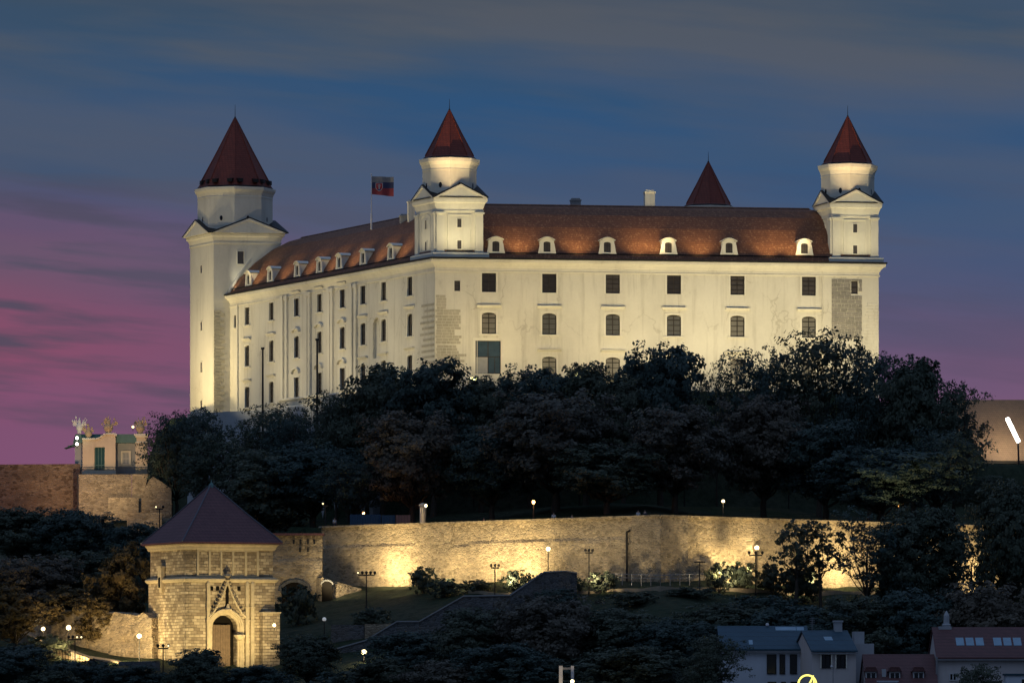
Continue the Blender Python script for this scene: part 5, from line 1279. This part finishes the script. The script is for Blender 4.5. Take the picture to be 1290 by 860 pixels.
T_L = [
 (1272, 608, 90, 712, 'dense1', 'near dark tree rising in front of the rampart at the right edge'),
 (1002, 655, 62, 701, 'small', 'leftmost of the thin trees standing against the glowing right rampart'),
 (1034, 655, 56, 703, 'small', 'second thin tree with forked stem against the glowing right rampart'),
 (1092, 640, 90, 700, 'sparse', 'larger tree with a thick dark trunk against the glowing right rampart'),
 (1160, 640, 100, 702, 'dense1', 'dense dark tree hiding the rampart between two lit patches'),
 (1226, 676, 40, 706, 'small', 'small tree before the lit patch at the right end of the rampart'),
 (30, 640, 90, 760, 'dense1', 'dark tree under the brick bastion at the left edge'),
 (95, 642, 90, 758, 'dense2', 'dark tree below the pale bastion'),
 (150, 684, 64, 705, 'warm', 'brownish tree lit from below touching the left side of the gate tower'),
 (40, 700, 110, 716, 'dense3', 'large half lit tree hanging over the rock wall at the left edge'),
 (112, 695, 90, 722, 'dense1', 'dark tree rising behind the rock wall between the lamps'),
 (18, 735, 80, 697, 'warm', 'tree with greenish lit leaves above the leftmost globe lamp'),
 (180, 660, 76, 752, 'dense2', 'dark tree behind the left edge of the gate roof'),
 (92, 738, 90, 709, 'warm', 'yellowish half lit tree hanging over the rock wall above the tallest lamp'),
 (124, 748, 54, 701, 'warm', 'small yellowish tree before the rock wall between the two tall lamps'),
 (10, 812, 110, 655, 'dense2', 'black tree in the lower left corner'),
 (100, 832, 90, 668, 'bushc', 'dark shrub at the bottom below the path railing'),
 (250, 818, 78, 650, 'dense1', 'dark leafy tree at the bottom in front of the gate portal'),
 (322, 838, 80, 650, 'dense2', 'dark tree at the bottom before the right part of the gate tower'),
 (388, 800, 70, 664, 'dense1', 'dark tree right of the glowing wall lamp'),
 (530, 796, 120, 640, 'dense2', 'dark tree below the diagonal stair right of the globe lamp'),
 (600, 768, 120, 632, 'dense1', 'dark rounded tree below the stair middle'),
 (690, 752, 130, 628, 'dense3', 'dark greyish tree right of the tall thin pole'),
 (775, 768, 120, 628, 'dense1', 'dark tree on the slope below the rampart corner'),
 (848, 780, 110, 622, 'dense2', 'dark tree left of the slate roofed house'),
 (898, 800, 74, 592, 'open2', 'leafy tree hiding the left end of the slate roofed house'),
 (1085, 752, 110, 640, 'dense1', 'black tree behind the second house'),
 (1160, 745, 120, 642, 'dense2', 'dark rounded tree behind the low red roofed house'),
 (1245, 735, 140, 640, 'dense3', 'dark tree mass behind the long red roofed house'),
 (1000, 762, 130, 640, 'dense2', 'black shrubbery behind the slate roof'),
 (1236, 836, 62, 580, 'open2', 'leafy bush before the wall of the long house'),
 (440, 846, 100, 640, 'bushc', 'dark shrub under the bright lone globe lamp'),
 (480, 830, 90, 636, 'dense1', 'dark tree at the bottom edge right of the lone globe lamp'),
 (640, 812, 120, 612, 'dense2', 'dark tree at the bottom edge around the foot of the tall thin pole'),
 (790, 815, 130, 608, 'dense1', 'dark tree at the bottom edge right of the two pale posts'),
 (570, 832, 110, 614, 'dense3', 'low greyish tree at the bottom edge left of the tall thin pole'),
 (920, 760, 110, 645, 'dense1', 'dark tree on the slope behind the left end of the slate roof'),
 (170, 838, 80, 655, 'dense2', 'dark tree at the bottom edge below the low wall beside the gate'),
 (60, 845, 70, 650, 'dense1', 'dark tree at the bottom edge below the tallest globe lamp'),
]
for a in T_: tree(*a[:5], a[5], group=TG, base=None)
for a in T_L: tree(*a[:5], a[5])
BU = [
 (533, 714, 34, 722, 'bush', 'spiky dark bush against the brightest left part of the rampart'),
 (560, 728, 40, 716, 'bush', 'low dark bush right of the spiky bush under the rampart'),
 (600, 730, 40, 716, 'bush', 'low bush between the spiky bush and the three headed post'),
 (650, 718, 36, 710, 'bush', 'upright bush left of the stair top under the rampart'),
 (718, 722, 34, 702, 'bush', 'green bush right of the stair top'),
 (760, 720, 40, 699, 'bush', 'round bush left of the drainpipe'),
 (906, 708, 34, 699, 'bush', 'pointed dark bush before the brightest right part of the rampart'),
 (935, 708, 40, 704, 'bush', 'greenish bush left of the glowing globe lamp on the rampart'),
 (975, 710, 46, 705, 'bush', 'greenish bush right of the glowing globe lamp on the rampart'),
 (1012, 708, 50, 706, 'bush', 'pale bush around the foot of the leftmost thin tree'),
 (1130, 705, 70, 702, 'bushc', 'dark bush at the foot of the dense tree before the rampart'),
 (1180, 718, 50, 704, 'bushc', 'low dark bush under the small tree at the right rampart'),
 (60, 800, 60, 694, 'bush', 'half lit bush under the leftmost globe lamp'),
 (870, 740, 60, 690, 'bush', 'dark low bush on the slope below the rampart corner'),
 (960, 750, 80, 684, 'bushc', 'dark bush cluster on the slope below the pointed bush'),
 (800, 745, 60, 686, 'bush', 'small dark bush on the slope below the drainpipe'),
 (700, 742, 60, 690, 'bushc', 'dark bush below the top of the stair wall'),
 (376, 738, 50, 718, 'bush', 'dim bush on the slope below the ruined arches'),
 (470, 765, 50, 700, 'bush', 'dark bush above the blocky wall by the stair'),
]
for a in BU: tree(*a[:5], a[5], name='bush')

# ------------------------------------------------------------------ people on the terrace
def person(px, py, Y, top, label, facing=0):
    p = at(px, py, Y); zb = p.z-1.72
    t = thing('person', label, 'person', (p.x, p.y, zb), facing)
    def skin(name, mat, vs, es, rs):
        me = bpy.data.meshes.new(name); me.from_pydata(vs, es, []); me.materials.append(MT[mat])
        o = bpy.data.objects.new(name, me); COL.objects.link(o); o.parent = t
        m = o.modifiers.new('Skin', 'SKIN'); m.use_smooth_shade = True
        for i, r in enumerate(rs): me.skin_vertices[0].data[i].radius = (r, r)
        me.skin_vertices[0].data[0].use_root = True
        s = o.modifiers.new('Subdivision', 'SUBSURF'); s.levels = 1; s.render_levels = 1
        return o
    vs = [(0,0,.95),(0,0,1.2),(0,0,1.42),(0,0,1.50),(0,-.01,1.60),(0,0,1.72),(.10,0,.90),(.11,-.02,.48),(.11,.02,.08),(.11,-.14,.03),(-.10,0,.90),(-.11,.03,.48),(-.11,.02,.08),(-.11,-.12,.03),(.19,0,1.40),(.25,.02,1.12),(.24,-.10,.90),(-.19,0,1.40),(-.25,.02,1.12),(-.24,-.10,.90)]
    es = [(0,1),(1,2),(2,3),(3,4),(4,5),(0,6),(6,7),(7,8),(8,9),(0,10),(10,11),(11,12),(12,13),(2,14),(14,15),(15,16),(2,17),(17,18),(18,19)]
    rs = [.13,.12,.13,.055,.095,.07,.09,.06,.04,.035,.09,.06,.04,.035,.055,.042,.035,.055,.042,.035]
    skin('body', 'skin', vs, es, rs)
    sh = [vs[i] for i in (0,1,2,14,15,17,18)]; skin('shirt', top, sh, [(0,1),(1,2),(2,3),(3,4),(2,5),(5,6)], [.15,.145,.15,.075,.06,.075,.06])
    tr = [vs[i] for i in (0,6,7,8,10,11,12)]; skin('trousers', 'cloth_dark', tr, [(0,1),(1,2),(2,3),(0,4),(4,5),(5,6)], [.15,.11,.08,.065,.11,.08,.065])
    q = MB(); q.sphere((0,.02,1.68), .105, 9, 6, .9); q.build('hair', 'hair_dark', t, smooth=True)
    return t
person(697.5, 645.5, 722, 'cloth_white', 'person in a white top at the parapet right of the orange lamp')
person(720.5, 648, 722, 'cloth_dark', 'dimly seen person in dark clothes right of the white topped person', .5)
person(804, 642.5, 712, 'cloth_white', 'person in a pale top leaning at the parapet near the rampart corner', .3)
person(812.5, 642.5, 712, 'cloth_dark', 'person in dark clothes closest to the rampart corner', -.3)
person(421.5, 652, 750, 'cloth_white', 'person in a pale top at the left end of the rampart', .6)
person(609.5, 652, 738, 'cloth_red', 'person in dark red between the yellow and the orange lamp', 1.2)

# ------------------------------------------------------------------ floodlighting of castle, rampart and gate, plus a few added fill spots
FL = (1.0, .84, .50)
nrm = lambda P, Q: Vector((math.sin(ang(P,Q)), -math.cos(ang(P,Q)), 0))
nf = nrm(A, B); ns = nrm(C, A)
hf = thing('floodlight_bank', 'bank of floodlights hidden behind the trees facing the castle front', 'floodlight', (20, 778, 46))
q = MB()
for t in (.04, .27, .50, .73, .96):
    base = Vector((lerp(A[0],B[0],t), lerp(A[1],B[1],t), 0)); p = base+nf*20.5+Vector((0,0,44.3))
    fc_ = (1.0,.78,.40) if t < .3 else (1.0,.82,.47)
    spot(p, base+Vector((0,0,60)), 12000 if t > .3 else 14500, fc_, 95, .8, .5)
    p2 = base+nf*11+EX.to_3d()*5+Vector((0,0,44.5)); spot(p2, base+EX.to_3d()*5+Vector((0,0,60)), 1300, fc_, 130, .9, .3)
    q = MB(); q.box(p.x-20.4, p.x-19.6, p.y-778-.9, p.y-778-.4, -2.7, -2.0); q.tube([(p.x-20, p.y-778-.6, -2.6), (p.x-20, p.y-778-.6, -20)], .1, 5); q.build('housing', 'dark_metal', hf)
for t, pw in ((.08, 9500), (.36, 9500), (.64, 9000), (.92, 8000)):
    base = Vector((lerp(C[0],A[0],t), lerp(C[1],A[1],t), 0)); p = base+ns*20+Vector((0,0,44))-Vector((math.cos(CA),math.sin(CA),0))*7
    spot(p, base+Vector((0,0,58)), pw, (1.0,.81,.46), 105, .9, .35)
# big tower: strong warm wash on its left face, weaker on the front
tc_ = Vector(T2(0, 5, 0))+Vector((A[0], A[1], 0)); nl = Vector((-EY.y, EY.x, 0)); nl = nl if nl.x < 0 else -nl
spot(tc_+nl*14+Vector((0,-3,40)), tc_+Vector((0,0,56)), 15500, (1.0,.76,.36), 95, .9, .4)
spot(tc_+nl*22+Vector((6,-26,46)), tc_+Vector((4,0,74)), 9500, FL, 70, .8, .5)
cp = at(818, 246, 816); spot(cp+nf*5+Vector((0,0,-1.5)), cp, 260, (1,.84,.52), 50, .8, .1)  # added spot that only brightens the pale chimney
# lamps on the cornices washing the small towers
for org, pw in ((A, 1150), ((ob.x, ob.y), 620)):
    o3 = Vector((org[0], org[1], 0))
    fc = o3+Vector((EX.x, EX.y, 0))*3.5
    spot(fc+nf*5.0+Vector((0,0,63.6)), fc+Vector((0,0,69.5)), pw*1.1, (1.0,.86,.50), 110, .9, .2)
    spot(fc+nf*7.0+Vector((0,0,63.4)), fc+Vector((0,0,77)), pw*1.25, (1.0,.84,.48), 60, .9, .2)
    sp0 = o3+nf*26+EX.to_3d()*-6+Vector((0,0,46)); spot(sp0, fc+Vector((0,3.5,83.4)), 95000 if pw > 1000 else 75000, (1.0,.66,.32), 12, 1, .3)
    sc_ = o3+Vector((EY.x, EY.y, 0))*3.5
    spot(sc_+nl*3.2+Vector((0,0,63.6)), sc_+Vector((0,0,69.5)), pw*.28, FL, 110, .9, .2)
# roof wash lights along the gutter
for px in (655, 728, 806, 828, 882, 968, 1000):
    u, _ = onplane(px, 0, A, B); b0 = Vector((A[0]+math.cos(AB)*u, A[1]+math.sin(AB)*u, 0))
    spot(b0+nf*3.6+Vector((0,0,EAVE+1.2)), b0-nf*4+Vector((0,0,EAVE+6.0)), 1700 if px != 828 else 1300, (1.0,.74,.36), 88, 1, .3)
for px in (322, 356, 388, 416, 443, 476, 505):
    u, _ = onplane(px, 0, C, A); b0 = Vector((C[0]+math.cos(CA)*u, C[1]+math.sin(CA)*u, 0))
    spot(b0+ns*3.6+Vector((0,0,EAVE+1.2)), b0-ns*4+Vector((0,0,EAVE+6.0)), 1150, (1.0,.78,.42), 88, 1, .15)
b0 = Vector((C[0], C[1], 0))+Vector((math.cos(CA), math.sin(CA), 0))*2.2
spot(b0+ns*1.4+Vector((0,0,EAVE+.3)), b0-ns*4+Vector((-2,0,EAVE+4.2)), 420, (1.0,.92,.66), 70, .8, .1)
# rampart
def wash(px, Y, dist, py_t, power, P, Q, size=155, col=(1.0,.72,.33)):
    u, _ = onplane(px, 0, P, Q); a = ang(P, Q); b = Vector((P[0]+math.cos(a)*u, P[1]+math.sin(a)*u, 0)); n = nrm(P, Q)
    z = terr((b+n*dist).x, (b+n*dist).y)+1.6; power *= 4.6; z += 1.0
    zt = zat(py_t, b.y); return spot(b+n*dist+Vector((0,0,z)), b+Vector((0,0,zt)), power, col, size, 1, .25)
for px, pw in ((502, 1500), (575, 420), (622, 700), (668, 1300)): wash(px, 0, 4.5, 697, pw, W1, W2)
for px in (470, 540, 620, 700, 760, 805): wash(px, 0, 9, 686, 480, W1, W2, col=(1,.76,.42))  # added fill spots, lift the stone between the floodlight pools
for px in (870, 960, 1080, 1160): wash(px, 0, 9, 686, 520, W2, W3, col=(1,.76,.42))  # same added fill along the right half
for px, pw in ((912, 1700), (1052, 1500), (1118, 500), (1228, 1300)): wash(px, 0, 5, 692, pw, W2, W3)
wash(856, 0, 7, 690, 260, W2, W3); wash(985, 0, 6, 690, 380, W2, W3)
wash(368, 0, 8, 690, 240, worldp(332,738), worldp(406,738))
# gate tower
gn = Vector((math.sin(GA), -math.cos(GA), 0)); gl = Vector((-math.cos(GA), -math.sin(GA), 0))
gc = Vector((G0[0]+gex.x*4.2, G0[1]+gex.y*4.2, 0))
spot(gc+gn*10+Vector((0,0,3.6)), gc+Vector((0,0,9)), 8600, (1.0,.74,.34), 100, .9, .25)
gr = Vector((G0[0]+gex.x*10.5, G0[1]+gex.y*10.5, 0)); spot(gr+gn*9+Vector((0,0,3.6)), gr+Vector((0,0,10)), 1500, (1.0,.74,.34), 90, .9, .25)
gg_ = Vector((G0[0]+gey.x*5, G0[1]+gey.y*5, 0)); spot(gg_+gl*10+Vector((0,0,4.0)), gg_+Vector((0,0,9)), 7800, (1.0,.74,.34), 100, .9, .25)
# rock wall and bastions
spot(at(95, 838, 690)+Vector((0,-1,1)), at(100, 790, 703), 7000, (1.0,.68,.30), 120, .9, .3)
spot(at(160, 832, 686)+Vector((0,0,1)), at(150, 770, 700), 6000, (1.0,.68,.30), 110, .9, .3)
spot(at(135, 640, 784), at(135, 600, 800), 2600, (1.0,.62,.30), 100, .9, .3)
spot(at(125, 640, 788)+Vector((0,-4,2)), at(130, 570, 806), 7500, (1.0,.70,.38), 80, .9, .3)
spot(at(40, 640, 786), at(45, 600, 803), 2600, (1.0,.45,.25), 110, .9, .3)
spot(at(188, 660, 786), at(188, 630, 798), 300, (1.0,.66,.34), 100, .9, .3)
spot(at(99, 552, 803), at(99, 540, 806), 60, (.7,1.0,.7), 120, .9, .1)
# right hall: the strip lights its roof
spot(at(1271, 543, 840.5), at(1258, 545, 850), 5200, (1.0,.76,.46), 150, 1, .5)
spot(at(1255, 600, 838), at(1255, 588, 846), 900, (1.0,.84,.50), 130, 1, .4)
spot(at(150, 830, 680)+Vector((0,0,1)), at(152, 740, 694), 2600, (1.0,.66,.32), 70, .9, .3)
spot(at(40, 835, 680)+Vector((0,0,1)), at(30, 770, 694), 1200, (1.0,.8,.42), 80, .9, .3)
# lamp under tree foliage by the terrace lamps
SC.cycles.use_light_tree = True
